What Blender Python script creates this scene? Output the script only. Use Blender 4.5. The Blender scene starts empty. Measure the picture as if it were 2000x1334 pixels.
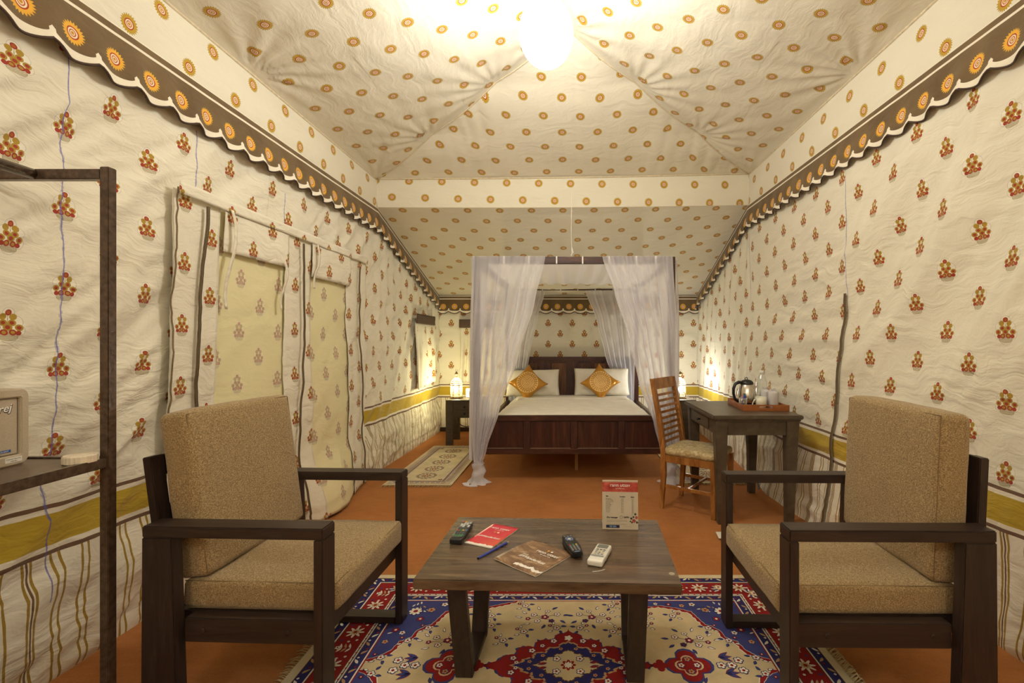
import bpy, bmesh, math, random
from mathutils import Vector, Matrix, noise as mnoise
random.seed(7)
PI = math.pi
sc = bpy.context.scene
COL = sc.collection

# ------------------------------------------------------------------ camera, world, exposure
cam_d = bpy.data.cameras.new('camera')
cam = bpy.data.objects.new('camera', cam_d); COL.objects.link(cam)
cam.location = (0, 0, 1.25)
cam.rotation_euler = (math.radians(90), 0, 0)
cam_d.sensor_width = 36.0
cam_d.lens = 920.0 / 2000 * 36.0
cam_d.shift_x = -110.0 / 2000
cam_d.clip_start = 0.05
sc.camera = cam
w = bpy.data.worlds.new('world'); sc.world = w; w.use_nodes = True
w.node_tree.nodes['Background'].inputs[0].default_value = (0.9, 0.75, 0.5, 1)
w.node_tree.nodes['Background'].inputs[1].default_value = 0.15
sc.view_settings.view_transform = 'Standard'
sc.view_settings.look = 'None'
sc.view_settings.gamma = 1.0
sc.view_settings.use_curve_mapping = False
sc.view_settings.exposure = 1.6
GLOBE_POWER = 22.0        # emission of the pendant globe in view
FILL_GLOBE_POWER = 9.5  # two unseen fill globes added in the front part of the tent
LANTERN_POWER = 5.5      # watts of each bedside bulb
sc.cycles.use_denoising = True
sc.cycles.max_bounces = 8
sc.cycles.diffuse_bounces = 5
sc.cycles.use_adaptive_sampling = True
sc.cycles.adaptive_threshold = 0.035
sc.cycles.transparent_max_bounces = 16
sc.cycles.sample_clamp_indirect = 8.0
sc.cycles.caustics_reflective = False
sc.cycles.caustics_refractive = False

# ------------------------------------------------------------------ node expressions
class NT:
    def __init__(s, name, bump=None):
        s.mat = bpy.data.materials.new(name); s.mat.use_nodes = True
        s.t = s.mat.node_tree; s.t.nodes.clear()
        s.out = s.t.nodes.new('ShaderNodeOutputMaterial')
    def node(s, typ, **kw):
        n = s.t.nodes.new(typ)
        for k, v in kw.items(): setattr(n, k, v)
        return n
    def link(s, a, b): s.t.links.new(a, b)
    def put(s, sock, v):
        if isinstance(v, E): s.link(v.s, sock)
        elif isinstance(v, bpy.types.NodeSocket): s.link(v, sock)
        elif isinstance(v, (tuple, list)) and len(v) == 3 and sock.type == 'RGBA': sock.default_value = (*v, 1)
        else: sock.default_value = v
    def m(s, op, a, b=None, c=None, clamp=False):
        n = s.node('ShaderNodeMath', operation=op, use_clamp=clamp)
        for i, v in enumerate((a, b, c)):
            if v is not None: s.put(n.inputs[i], v)
        return E(s, n.outputs[0])
    def mix(s, f, a, b):
        n = s.node('ShaderNodeMix', data_type='RGBA')
        s.put(n.inputs[0], f); s.put(n.inputs[6], a); s.put(n.inputs[7], b)
        return n.outputs[2]
    def uv(s):
        n = s.node('ShaderNodeUVMap'); x = s.node('ShaderNodeSeparateXYZ'); s.link(n.outputs[0], x.inputs[0])
        return n.outputs[0], E(s, x.outputs[0]), E(s, x.outputs[1])
    def obj(s):
        n = s.node('ShaderNodeTexCoord'); return n.outputs['Object']
    def map(s, vec, scale=(1, 1, 1), rot=(0, 0, 0), loc=(0, 0, 0)):
        n = s.node('ShaderNodeMapping'); s.link(vec, n.inputs[0])
        n.inputs['Scale'].default_value = scale; n.inputs['Rotation'].default_value = rot; n.inputs['Location'].default_value = loc
        return n.outputs[0]
    def noise(s, vec, scale, detail=3, rough=.5, dist=0.0, typ='FBM'):
        n = s.node('ShaderNodeTexNoise'); s.link(vec, n.inputs['Vector'])
        try: n.noise_type = typ
        except Exception: pass
        n.inputs['Scale'].default_value = scale; n.inputs['Detail'].default_value = detail
        n.inputs['Roughness'].default_value = rough; n.inputs['Distortion'].default_value = dist
        return E(s, n.outputs[0])
    def vor_edge(s, vec, scale):
        n = s.node('ShaderNodeTexVoronoi', feature='DISTANCE_TO_EDGE'); s.link(vec, n.inputs['Vector'])
        n.inputs['Scale'].default_value = scale
        return E(s, n.outputs[0])
    def ramp(s, f, stops):
        n = s.node('ShaderNodeValToRGB'); s.put(n.inputs[0], f)
        els = n.color_ramp.elements
        els[0].position = stops[0][0]; els[0].color = (*stops[0][1], 1)
        els[1].position = stops[-1][0]; els[1].color = (*stops[-1][1], 1)
        for p, c in stops[1:-1]:
            e = els.new(p); e.color = (*c, 1)
        return n.outputs[0]
    def bump(s, h, strength=.5, dist=.01, normal=None):
        n = s.node('ShaderNodeBump'); s.put(n.inputs['Height'], h)
        n.inputs['Strength'].default_value = strength; n.inputs['Distance'].default_value = dist
        if normal is not None: s.link(normal, n.inputs['Normal'])
        return n.outputs[0]
    def principled(s, color, rough=.6, metal=0.0, normal=None, spec=.5, **kw):
        n = s.node('ShaderNodeBsdfPrincipled')
        s.put(n.inputs['Base Color'], color); s.put(n.inputs['Roughness'], rough)
        n.inputs['Metallic'].default_value = metal; n.inputs['Specular IOR Level'].default_value = spec
        for k, v in kw.items(): s.put(n.inputs[k], v)
        if normal is not None: s.link(normal, n.inputs['Normal'])
        s.link(n.outputs[0], s.out.inputs[0])
        return n
class E:
    def __init__(s, nt, sock): s.nt = nt; s.s = sock
    def __add__(s, o): return s.nt.m('ADD', s, o)
    __radd__ = __add__
    def __sub__(s, o): return s.nt.m('SUBTRACT', s, o)
    def __rsub__(s, o): return s.nt.m('SUBTRACT', o, s)
    def __mul__(s, o): return s.nt.m('MULTIPLY', s, o)
    __rmul__ = __mul__
    def __truediv__(s, o): return s.nt.m('DIVIDE', s, o)
    def lt(s, o): return s.nt.m('LESS_THAN', s, o)
    def gt(s, o): return s.nt.m('GREATER_THAN', s, o)
    def abs(s): return s.nt.m('ABSOLUTE', s)
    def fl(s): return s.nt.m('FLOOR', s)
    def fr(s): return s.nt.m('FRACT', s)
    def mod(s, k): return s.nt.m('FLOORED_MODULO', s, k)
    def max(s, o): return s.nt.m('MAXIMUM', s, o)
    def min(s, o): return s.nt.m('MINIMUM', s, o)

def simple(name, color, rough=.6, metal=0.0, nscale=40, namt=.12, bump=.0, spec=.5, **kw):
    """plain finish with a little procedural mottling"""
    t = NT(name); v = t.obj()
    n = t.noise(v, nscale, 4)
    dark = tuple(c * (1 - namt) for c in color); light = tuple(min(1, c * (1 + namt)) for c in color)
    c = t.ramp(n, [(.3, dark), (.7, light)])
    nm = t.bump(n, 1.0, bump) if bump else None
    t.principled(c, rough, metal, nm, spec, **kw)
    return t.mat

CREAM = (.765, .722, .590)
def lattice(t, u, v, du, dv, cu, cv):
    """staggered print lattice -> local coordinates inside the nearest cell (motif centres at cu,cv)"""
    a = (u - cu) / (du / 2) + .5
    i = a.fl()
    x = (a.fr() - .5) * (du / 2)
    vv = (v - cv) / dv + .5 + i.mod(2.0) * .5
    y = (vv.fr() - .5) * dv
    return x, y
def flower(t, base, x, y, fade=0.0):
    ax = x.abs()
    def circ(cx, cy, r, ry=None):
        dx = (ax - cx) if cx else x
        dy = (y - cy)
        if ry: dy = dy * (r / ry)
        return dx * dx + dy * dy, r * r
    def f(c): return tuple(c[k] * (1 - fade) + CREAM[k] * .85 * fade for k in range(3))
    c = base
    # embroidered outline round the bush
    def sd(cx, cy, r):
        d, _ = circ(cx, cy, r); return t.m('SQRT', d) - r
    s = sd(0, .04, .0185).min(sd(.020, .012, .0205)).min(sd(.026, -.018, .019)).min(sd(0, -.034, .0255))
    ring = s.abs().lt(.0011)
    c = t.mix(ring * (.40 * (1 - fade)), c, (.20, .16, .12))
    c = t.mix(s.lt(0) * (.35 * (1 - fade)), c, (.86, .82, .72))
    # grass fan
    d, r2 = circ(0, -.040, .027, .0135)
    st = t.m('SINE', x * 1500.0 + (y * y) * 40000.0).gt(-.15)
    c = t.mix(d.lt(r2) * st, c, f((.24, .18, .03)))
    st2 = ax.lt(.0012) * y.gt(-.03) * y.lt(.045)
    c = t.mix(st2 * .7, c, f((.30, .24, .07)))
    G, R, O = (.40, .255, .035), (.34, .045, .025), (.42, .12, .02)
    for cx, cy, r, col, inner in ((0, .042, .0100, R, O), (.0150, .028, .0108, G, G), (.0120, .008, .0110, G, R), (0, -.007, .0120, G, R),
                                  (.0290, -.008, .0112, G, R), (.0110, -.024, .0100, R, G), (.0265, -.026, .0082, R, R)):
        d, r2 = circ(cx, cy, r)
        c = t.mix(d.lt(r2), c, f(col))
        c = t.mix(d.lt(r2 * .30), c, f(inner))
    return c
def sun(t, base, x, y, k=1.0, gold=(.50, .315, .030)):
    r = t.m('SQRT', x * x + y * y) / k
    a = t.m('ARCTAN2', y, x) * (22 / (2 * PI))
    tri = (a.fr() - .5).abs() * 2.0
    c = t.mix(r.lt(tri * .009 + .032), base, (.33, .22, .04))
    c = t.mix(r.lt(tri * .009 + .0305), c, gold)
    for rad, col in ((.0215, (.40, .050, .02)), (.0172, (.80, .70, .52)), (.0122, (.42, .060, .02)), (.0092, (.78, .62, .38)), (.0052, (.55, .25, .03))):
        c = t.mix(r.lt(rad), c, col)
    return c
def crumple(t, uvv, k=1.0, fine=1.0):
    """creases of washed cotton"""
    wv = t.noise(uvv, 3.0, 2)
    cr = t.node('ShaderNodeVectorMath', operation='ADD')
    nz = t.node('ShaderNodeTexNoise'); t.link(uvv, nz.inputs['Vector']); nz.inputs['Scale'].default_value = 4
    sc_ = t.node('ShaderNodeVectorMath', operation='SCALE'); t.link(nz.outputs[1], sc_.inputs[0]); sc_.inputs['Scale'].default_value = .22
    t.link(uvv, cr.inputs[0]); t.link(sc_.outputs[0], cr.inputs[1])
    v2 = cr.outputs[0]
    e2 = t.m('MINIMUM', t.vor_edge(t.map(v2, (7, 12, 1), (0, 0, -.5)), 1.0), .06) * 1.1
    n0 = t.noise(t.map(v2, (1.6, 6.5, 1), (0, 0, .6)), 1.0, 3, .5) * 2.3
    n1 = t.noise(t.map(v2, (5, 16, 1), (0, 0, .45)), 1.0, 4, .55) * 1.8
    n2 = t.noise(uvv, 30, 4, .6) * .16 * fine
    h = e2 + n0 + n1 + n2
    return t.bump(h, .8, .0085 * k)
def cloth_out(t, col, nm, trans=.12):
    p = t.principled(col, .85, 0, nm, .2)
    p.inputs['Sheen Weight'].default_value = .15
    return p

def m_wall(name, cu, cv, fade=0.0, base=CREAM, band=True, crk=1.0, seams=(), blue=()):
    t = NT(name); uvv, u, v = t.uv()
    x, y = lattice(t, u, v, .334, .293, cu, cv)
    tone = t.noise(uvv, 1.6, 3) * .16 + .92
    b0 = t.node('ShaderNodeVectorMath', operation='SCALE'); b0.inputs[0].default_value = base; t.link(tone.s, b0.inputs['Scale'])
    c = flower(t, b0.outputs[0], x, y, fade)
    if band:
        wob = (t.noise(uvv, 7, 2) - .5) * .016
        uu = u + wob
        low = v.lt(.478)
        c = t.mix(low, c, (.80, .75, .62))
        p = (uu / .09).fr() * .09
        third = ((uu / .09).fl().mod(3.0)).lt(.5)
        l1 = (p - .02).abs().lt(.0042).max((p - .045).abs().lt(.0042))
        l2 = (p - .0325).abs().lt(.0034) * third
        c = t.mix(low * l1, c, (.36, .23, .035))
        c = t.mix(low * l2, c, (.19, .11, .055))
        for a, b_, colr in ((.470, .486, (.17, .095, .055)), (.486, .505, (.80, .74, .60)), (.505, .622, (.50, .35, .035)), (.622, .640, (.80, .74, .60)), (.640, .655, (.17, .095, .055))):
            c = t.mix(v.gt(a) * v.lt(b_), c, colr)
    hem = None
    for s_ in seams:
        c = t.mix((u - s_).abs().lt(.0016) * .45, c, (.35, .28, .18))
    for s_, z0, z1 in blue:
        n = t.noise(t.map(uvv, (160, 60, 1)), 1.0, 3)
        wd = t.noise(t.map(uvv, (1, 2.3, 1)), 1.0, 2) * .020 - .006
        m_ = (u - s_).abs().lt(wd) * n.gt(.52) * v.gt(z0) * v.lt(z1)
        c = t.mix(m_ * .4, c, (.10, .10, .35))
        c = t.mix((u - s_).abs().lt(.0022) * v.gt(z0) * v.lt(z1) * .75, c, (.13, .13, .42))
    cloth_out(t, c, crumple(t, uvv, crk))
    return t.mat
def m_sun(name, cu, cv, crk=1.0):
    t = NT(name); uvv, u, v = t.uv()
    x, y = lattice(t, u, v, .306, .332, cu, cv)
    tone = t.noise(uvv, 1.6, 3) * .16 + .92
    b0 = t.node('ShaderNodeVectorMath', operation='SCALE'); b0.inputs[0].default_value = CREAM; t.link(tone.s, b0.inputs['Scale'])
    c = sun(t, b0.outputs[0], x, y)
    cloth_out(t, c, crumple(t, uvv, crk))
    return t.mat
PITCH = .158
def m_valance():
    t = NT('valance_print'); uvv, u, v = t.uv()      # v = distance below the top edge
    f = (u / PITCH).fr()
    x = (f - .5) * PITCH
    e = ((f - .5) * 2.0).abs()
    D = 1.0 - t.m('POWER', e, 4.0)
    D = D * .026 + .181 - e.gt(.88) * .012
    BR = (.125, .075, .038)
    tone = t.noise(uvv, 5, 4)
    c = t.ramp(tone, [(.3, (.135, .088, .042)), (.7, (.19, .128, .064))])
    y = v - .146
    c = sun(t, c, x, y, 1.05, (.78, .42, .05))
    for a, b_ in ((.0, .006), (.034, .046)):
        c = t.mix(v.gt(a) * v.lt(b_), c, (.82, .76, .62))
    c = t.mix(v.gt(D), c, (.82, .76, .62))
    cloth_out(t, c, crumple(t, uvv, .8))
    return t.mat

def m_wood(name, stops, rough=.4, scale=(1.2, 14, 14), dist=1.2, bumpk=.0012, spec=.4, coat=0.0):
    t = NT(name); v = t.obj()
    g = t.noise(t.map(v, scale), 1.6, 5, .62, dist)
    g2 = t.noise(t.map(v, tuple(s * 6 for s in scale)), 2.0, 3, .5)
    f = g * .8 + g2 * .2
    c = t.ramp(f, stops)
    p = t.principled(c, rough, 0, t.bump(f, .5, bumpk), spec)
    if coat: p.inputs['Coat Weight'].default_value = coat; p.inputs['Coat Roughness'].default_value = .15
    return t.mat

# ------------------------------------------------------------------ mesh helpers
def link(name, me, mat=None, parent=None, smooth=False):
    o = bpy.data.objects.new(name, me); COL.objects.link(o)
    if mat is not None and len(me.materials) == 0: me.materials.append(mat)
    if smooth:
        for p in me.polygons: p.use_smooth = True
    if parent is not None: o.parent = parent
    return o
def from_bm(name, bm, mat, parent=None, smooth=False, auto=False):
    me = bpy.data.meshes.new(name); bm.to_mesh(me); bm.free()
    o = link(name, me, mat, parent, smooth)
    if auto:
        for p in me.polygons: p.use_smooth = True
        try: me.set_sharp_from_angle(angle=math.radians(32))
        except Exception: pass
    return o
def empty(name, loc=(0, 0, 0), rz=0.0):
    o = bpy.data.objects.new(name, None); COL.objects.link(o)
    o.location = loc; o.rotation_euler = (0, 0, rz); o.empty_display_size = .05
    return o
def tag(o, label, cat, group=None):
    o['label'] = label; o['category'] = cat
    if group: o['group'] = group
    return o
def struct(o): o['kind'] = 'structure'; return o
def copy_tree(o, parent=None):
    c = o.copy(); COL.objects.link(c)
    c.parent = parent
    for ch in list(o.children): copy_tree(ch, c)
    return c

def bx(bm, lo, hi, bev=.003, M=None, seg=2, taper=None):
    """box from lo to hi; taper=(fx,fy): scale of the bottom face about its centre"""
    r = bmesh.ops.create_cube(bm, size=1.0)
    vs = r['verts']
    c = [(lo[k] + hi[k]) / 2 for k in range(3)]; s = [hi[k] - lo[k] for k in range(3)]
    for v in vs:
        v.co = Vector((c[0] + v.co.x * s[0], c[1] + v.co.y * s[1], c[2] + v.co.z * s[2]))
        if taper and v.co.z < c[2]:
            v.co.x = c[0] + (v.co.x - c[0]) * taper[0] + (taper[2] if len(taper) > 2 else 0)
            v.co.y = c[1] + (v.co.y - c[1]) * taper[1] + (taper[3] if len(taper) > 3 else 0)
    if bev:
        es = list({e for v in vs for e in v.link_edges})
        rr = bmesh.ops.bevel(bm, geom=es, offset=min(bev, min(abs(q) for q in s) * .3), segments=seg, affect='EDGES')
        vs = list({v for f in rr['faces'] for v in f.verts} | {v for v in vs if v.is_valid})
        # gather the whole island
        seen = set(vs); st = list(vs)
        while st:
            v = st.pop()
            for e in v.link_edges:
                q = e.other_vert(v)
                if q not in seen: seen.add(q); st.append(q)
        vs = list(seen)
    if M is not None:
        for v in vs: v.co = M @ v.co
    return vs
def box(name, lo, hi, mat, parent=None, bev=.003, M=None, seg=2, taper=None):
    bm = bmesh.new(); bx(bm, lo, hi, bev, M, seg, taper)
    return from_bm(name, bm, mat, parent, auto=True)
def prism(bm, pts, axis, a, b, bev=.003):
    """extrude a 2D outline. axis 'y': pts are (x,z); 'x': (y,z); 'z': (x,y)"""
    def P(p, h):
        return {'y': (p[0], h, p[1]), 'x': (h, p[0], p[1]), 'z': (p[0], p[1], h)}[axis]
    va = [bm.verts.new(P(p, a)) for p in pts]; vb = [bm.verts.new(P(p, b)) for p in pts]
    fs = [bm.faces.new(va), bm.faces.new(vb[::-1])]
    n = len(pts)
    for i in range(n): fs.append(bm.faces.new((va[(i + 1) % n], va[i], vb[i], vb[(i + 1) % n])))
    bmesh.ops.recalc_face_normals(bm, faces=fs)
    if bev:
        es = list({e for f in fs for e in f.edges})
        bmesh.ops.bevel(bm, geom=es, offset=bev, segments=2, affect='EDGES')
def tube(bm, pts, r, seg=8, cap=True):
    pts = [Vector(p) for p in pts]; n = len(pts)
    rs = r if isinstance(r, (list, tuple)) else [r] * n
    rings = []
    up = Vector((0, 0, 1)); prev = None
    for i, p in enumerate(pts):
        d = (pts[min(i + 1, n - 1)] - pts[max(i - 1, 0)]).normalized()
        if prev is None:
            a = d.cross(up)
            if a.length < .1: a = d.cross(Vector((1, 0, 0)))
            a.normalize()
        else:
            a = (prev - d * prev.dot(d)).normalized()
        prev = a; b = d.cross(a)
        rings.append([bm.verts.new(p + (a * math.cos(2 * PI * k / seg) + b * math.sin(2 * PI * k / seg)) * rs[i]) for k in range(seg)])
    for i in range(n - 1):
        for k in range(seg):
            bm.faces.new((rings[i][k], rings[i][(k + 1) % seg], rings[i + 1][(k + 1) % seg], rings[i + 1][k]))
    if cap:
        bm.faces.new(rings[0][::-1]); bm.faces.new(rings[-1])
def lathe(bm, prof, seg=24, loc=(0, 0, 0), cap=True):
    rings = []
    for r, z in prof:
        rings.append([bm.verts.new((loc[0] + max(r, 1e-4) * math.cos(2 * PI * k / seg), loc[1] + max(r, 1e-4) * math.sin(2 * PI * k / seg), loc[2] + z)) for k in range(seg)])
    for i in range(len(rings) - 1):
        for k in range(seg):
            bm.faces.new((rings[i][k], rings[i][(k + 1) % seg], rings[i + 1][(k + 1) % seg], rings[i + 1][k]))
    if cap:
        bm.faces.new(rings[0][::-1]); bm.faces.new(rings[-1])
def grid(name, nu, nv, fn, uvfn, mat, parent=None, smooth=True, flip=False):
    """fn(s,t)->xyz over the unit square, uvfn(s,t)->(u,v) in metres"""
    vs = []; uvs = []
    for j in range(nv + 1):
        for i in range(nu + 1):
            s, t_ = i / nu, j / nv
            vs.append(fn(s, t_)); uvs.append(uvfn(s, t_))
    fs = []
    for j in range(nv):
        for i in range(nu):
            a = j * (nu + 1) + i
            q = (a, a + 1, a + nu + 2, a + nu + 1)
            fs.append(q[::-1] if flip else q)
    me = bpy.data.meshes.new(name); me.from_pydata(vs, [], fs)
    ul = me.uv_layers.new(name='UVMap')
    flat = []
    for f in fs:
        for k in f: flat.extend(uvs[k])
    ul.data.foreach_set('uv', flat)
    return link(name, me, mat, parent, smooth)
def rbox(name, half, r, mat, parent=None, M=None, nin=8, puff=(0, 0, 0), wr=0.0, seed=0):
    """rounded, slightly puffed box (cushions, remotes)"""
    def axis(h):
        a = [h - r + r * math.sin(PI / 2 * k / 4) for k in range(5)]
        mid = [-(h - r) + 2 * (h - r) * k / nin for k in range(1, nin)]
        return sorted([-q for q in a]) + mid + a
    ax = [axis(h) for h in half]
    verts = {}; vl = []; fs = []
    def vid(i, j, k):
        key = (i, j, k)
        if key not in verts:
            q = Vector((ax[0][i], ax[1][j], ax[2][k]))
            inn = Vector([max(-(half[n] - r), min(half[n] - r, q[n])) for n in range(3)])
            d = q - inn
            m = max(abs(d[n]) for n in range(3))
            if d.length > 1e-9:
                d = Vector([math.copysign(1, d[n]) * math.asin(min(1, abs(d[n]) / r)) for n in range(3)])
                mm = max(abs(d[n]) for n in range(3))
                q = inn + d.normalized() * r * min(1, mm / (PI / 2))
            f = [1 - (q[n] / half[n]) ** 2 for n in range(3)]
            q.x += math.copysign(puff[0], q.x) * max(0, f[1]) ** .5 * max(0, f[2]) ** .5 * (abs(q.x) / half[0]) ** 2
            q.y += math.copysign(puff[1], q.y) * max(0, f[0]) ** .5 * max(0, f[2]) ** .5 * (abs(q.y) / half[1]) ** 2
            q.z += math.copysign(puff[2], q.z) * max(0, f[0]) ** .5 * max(0, f[1]) ** .5 * (abs(q.z) / half[2]) ** 2
            if wr: q += Vector([mnoise.noise(q * 9 + Vector((seed, n * 7, 0))) * wr for n in range(3)])
            if M is not None: q = M @ q
            verts[key] = len(vl); vl.append(q)
        return verts[key]
    n = [len(a) for a in ax]
    for k, flip in ((0, True), (n[2] - 1, False)):
        for i in range(n[0] - 1):
            for j in range(n[1] - 1):
                f = [vid(i, j, k), vid(i + 1, j, k), vid(i + 1, j + 1, k), vid(i, j + 1, k)]; fs.append(f[::-1] if flip else f)
    for j, flip in ((0, False), (n[1] - 1, True)):
        for i in range(n[0] - 1):
            for k in range(n[2] - 1):
                f = [vid(i, j, k), vid(i + 1, j, k), vid(i + 1, j, k + 1), vid(i, j, k + 1)]; fs.append(f[::-1] if flip else f)
    for i, flip in ((0, True), (n[0] - 1, False)):
        for j in range(n[1] - 1):
            for k in range(n[2] - 1):
                f = [vid(i, j, k), vid(i, j + 1, k), vid(i, j + 1, k + 1), vid(i, j, k + 1)]; fs.append(f[::-1] if flip else f)
    me = bpy.data.meshes.new(name); me.from_pydata(vl, [], fs)
    return link(name, me, mat, parent, True)
def text(name, s, size, mat, parent, M, shear=0.0, align='LEFT', extrude=.0002, bold=0.0):
    cu = bpy.data.curves.new(name, 'FONT'); cu.body = s; cu.size = size; cu.shear = shear; cu.align_x = align
    cu.extrude = extrude; cu.offset = bold; cu.resolution_u = 3
    tmp = bpy.data.objects.new('tmp', cu); COL.objects.link(tmp)
    bpy.context.view_layer.update()
    me = bpy.data.meshes.new_from_object(tmp.evaluated_get(bpy.context.evaluated_depsgraph_get()))
    bpy.data.objects.remove(tmp); bpy.data.curves.remove(cu)
    me.transform(M); me.materials.clear()
    return link(name, me, mat, parent)
def nz(x, y, z=0.0): return mnoise.noise(Vector((x, y, z)))
def ridge(x, y, z=0.0): return 1 - abs(2 * nz(x, y, z))
def lerp(a, b, t): return a + (b - a) * t
def sstep(a, b, x):
    t = max(0.0, min(1.0, (x - a) / (b - a))); return t * t * (3 - 2 * t)
def interp(tab, x):
    if x <= tab[0][0]: return tab[0][1]
    for (a, va), (b, vb) in zip(tab, tab[1:]):
        if x <= b: return lerp(va, vb, sstep(a, b, x) * .5 + (x - a) / (b - a) * .5)
    return tab[-1][1]

# ================================================================== THE TENT (setting)
XL, XR = -1.81, 1.80            # wall tops
YF, YB = -1.70, 6.57            # wall behind the camera, back wall
BL, BR = 4.44, 4.69             # where the cross beam meets each side
ZVL, ZVR = 2.505, 2.60          # top of the brown valance on each side
ZEL, ZER = 2.78, 2.92           # eaves
ZBK = 1.89                      # where the lean-to roof meets the back wall
APX, APY, APZ = -.02, 3.29, 3.455
def side_top(Y, left):
    b, z0 = (BL, ZVL) if left else (BR, ZVR)
    return z0 if Y < b else lerp(z0, ZBK, (Y - b) / (YB - b))
def folds_left(Y, z):
    a = (Y * .75 + z * .66); b = (-Y * .66 + z * .75)      # folds drop towards the back
    d = .032 * (ridge(a * 1.3, b * 4.4, 3) - .5) + .010 * (ridge(a * 3, b * 13, 9) - .5)
    low = 1 - sstep(.3, .9, z)
    d += low * .016 * nz(Y * 2.5, z * 4.5, 5) + .010 * nz(Y * 1.2, z * 1.1, 21)
    far = sstep(3.9, 4.6, Y)
    d += .008 * far * math.sin(Y * 34 + 1.4 * nz(Y, z)) * sstep(.7, 1.6, z)
    return d
def wl_x(Y, z):
    k = 1 - z / 2.5
    bot = interp([(1.0, -1.93), (2.2, -1.92), (3.0, -1.88), (4.2, -1.84), (6.5, -1.80)], Y)
    x = lerp(XL, bot, max(0, k))
    if z < .46: x += .02 * sstep(.46, .3, z) * (1 if z > .1 else .6)
    dz = 1 - .72 * sstep(2.05, 2.25, Y) * (1 - sstep(4.05, 4.25, Y)) * (1 - sstep(1.9, 2.1, z))
    return x + dz * folds_left(Y, z) * sstep(0, .08, z + .03) * (.12 + .88 * sstep(0, .45, side_top(Y, True) - z))
def folds_right(Y, z):
    a = (Y * .62 - z * .78); b = (Y * .78 + z * .62)
    near = 1 - sstep(2.9, 3.2, Y)
    d = near * (.044 * (ridge(b * 2.1, a * .6, 1) - .5) + .009 * (ridge(b * 8, a * 2.2, 4) - .5))
    mid = (1 - near) * (1 - sstep(4.5, 4.8, Y))
    d += mid * (.018 * (ridge(z * 4.2 + .2 * Y, Y * .9, 8) - .5) + .009 * (ridge(z * 11, Y * 2.5, 2) - .5))
    far = sstep(4.5, 4.8, Y)
    d += far * .010 * math.sin((Y + .18 * z) * 30 + nz(Y, z, 2))
    low = 1 - sstep(.3, .7, z)
    return d + low * (.012 * nz(Y * 3, z * 3, 15) + .012 * math.sin(Y * 15 + z * 3) * sstep(2.5, 3.3, Y))
def wr_x(Y, z):
    bot = interp([(1.5, 1.82), (1.95, 1.77), (3.0, 1.66), (3.83, 1.62), (4.6, 1.72), (5.4, 1.78), (6.5, 1.80)], Y)
    k = max(0.0, 1 - z / 1.6)
    x = lerp(XR, bot, k ** 1.3)
    return x - folds_right(Y, z) * sstep(0, .08, z + .03) * (.12 + .88 * sstep(0, .45, side_top(Y, False) - z))

M_WL = m_wall('printed_cotton', 1.554, 1.89, seams=(2.86, 4.15, 4.9, 5.5), blue=((1.712, .3, 2.4), (2.30, 1.9, 2.28), (3.02, 1.9, 2.2)), crk=1.05)
M_WR = m_wall('printed_cotton_right', 2.083, 1.736, seams=(4.66, 3.04), blue=((4.66, 1.6, 2.3), (3.04, 1.55, 2.3)), crk=.95)
M_WB = m_wall('printed_cotton_back', -.112, 1.36, seams=(-.9, 1.2), crk=.8)
M_SUN = m_sun('sun_print', .10, .12, .55)
M_SUNB = m_sun('sun_print_beam', -.438, 2.618, .55)
M_VAL = m_valance()
M_PIPE = simple('dark_piping', (.055, .028, .016), .7)
M_HEM = simple('hem_cotton', (.66, .57, .40), .9)
M_ZIP = simple('zip_tape', (.20, .145, .075), .75, nscale=300, namt=.3, bump=.001)

def side_wall(name, left, fx, mat):
    NU, NV = 420, 140
    y0, y1 = YF, YB
    def P(s, t_):
        Y = lerp(y0, y1, s); z = t_ * side_top(Y, left) + (t_ == 1) * .01
        return (fx(Y, z), Y, z)
    o = grid(name, NU, NV, P, lambda s, t_: (lerp(y0, y1, s), t_ * side_top(lerp(y0, y1, s), left)), mat, flip=not left)
    return struct(o)
side_wall('wall_left', True, wl_x, M_WL)
side_wall('wall_right', False, wr_x, M_WR)
def back(s, t_):
    X = lerp(XL - .02, XR + .02, s); z = lerp(.045, ZBK + .02, t_)
    d = .010 * (ridge(X * 2 + z, z * 4, 2) - .5) + .004 * (ridge(X * 5, z * 9, 4) - .5)
    if X > 1.0: d += .012 * (ridge((z - .5 * X) * 7, X, 9) - .5)
    return (X, YB - d, z)
struct(grid('wall_back', 150, 90, back, lambda s, t_: (lerp(XL, XR, s), lerp(.045, ZBK + .02, t_)), M_WB))
struct(grid('wall_front', 60, 60, lambda s, t_: (lerp(XR + .1, XL - .1, s), YF + .01 * nz(s * 9, t_ * 9), t_ * 3.6),
            lambda s, t_: (s * 3.6, t_ * 3.6), M_WB))
struct(box('baseboard_back', (XL, YB - .02, 0), (XR, YB + .02, .055), simple('dark_hem', (.05, .025, .015), .9), bev=.006))

# ---- floor carpet
t = NT('rust_carpet'); v = t.obj()
a = t.noise(v, 2.2, 5, .6); b = t.noise(v, 130, 3, .7); c_ = t.noise(t.map(v, (8, 30, 1), (0, 0, .3)), 1, 4, .7)
f = a * .45 + b * .3 + c_ * .25
col = t.ramp(f, [(.32, (.32, .122, .040)), (.5, (.41, .165, .054)), (.68, (.49, .21, .072))])
t.principled(col, .95, 0, t.bump(b + a * 2, .6, .004), .1)
M_FLOOR = t.mat
def fl(s, t_):
    X, Y = lerp(-2.15, 2.1, s), lerp(YF - .1, YB + .1, t_)
    return (X, Y, .004 * nz(X * 2, Y * 1.6) * sstep(2.6, 3.2, Y) * (1 if abs(X) < 1.5 else .4) - .002)
struct(grid('floor', 90, 170, fl, lambda s, t_: (s * 4, t_ * 8), M_FLOOR))

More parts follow.
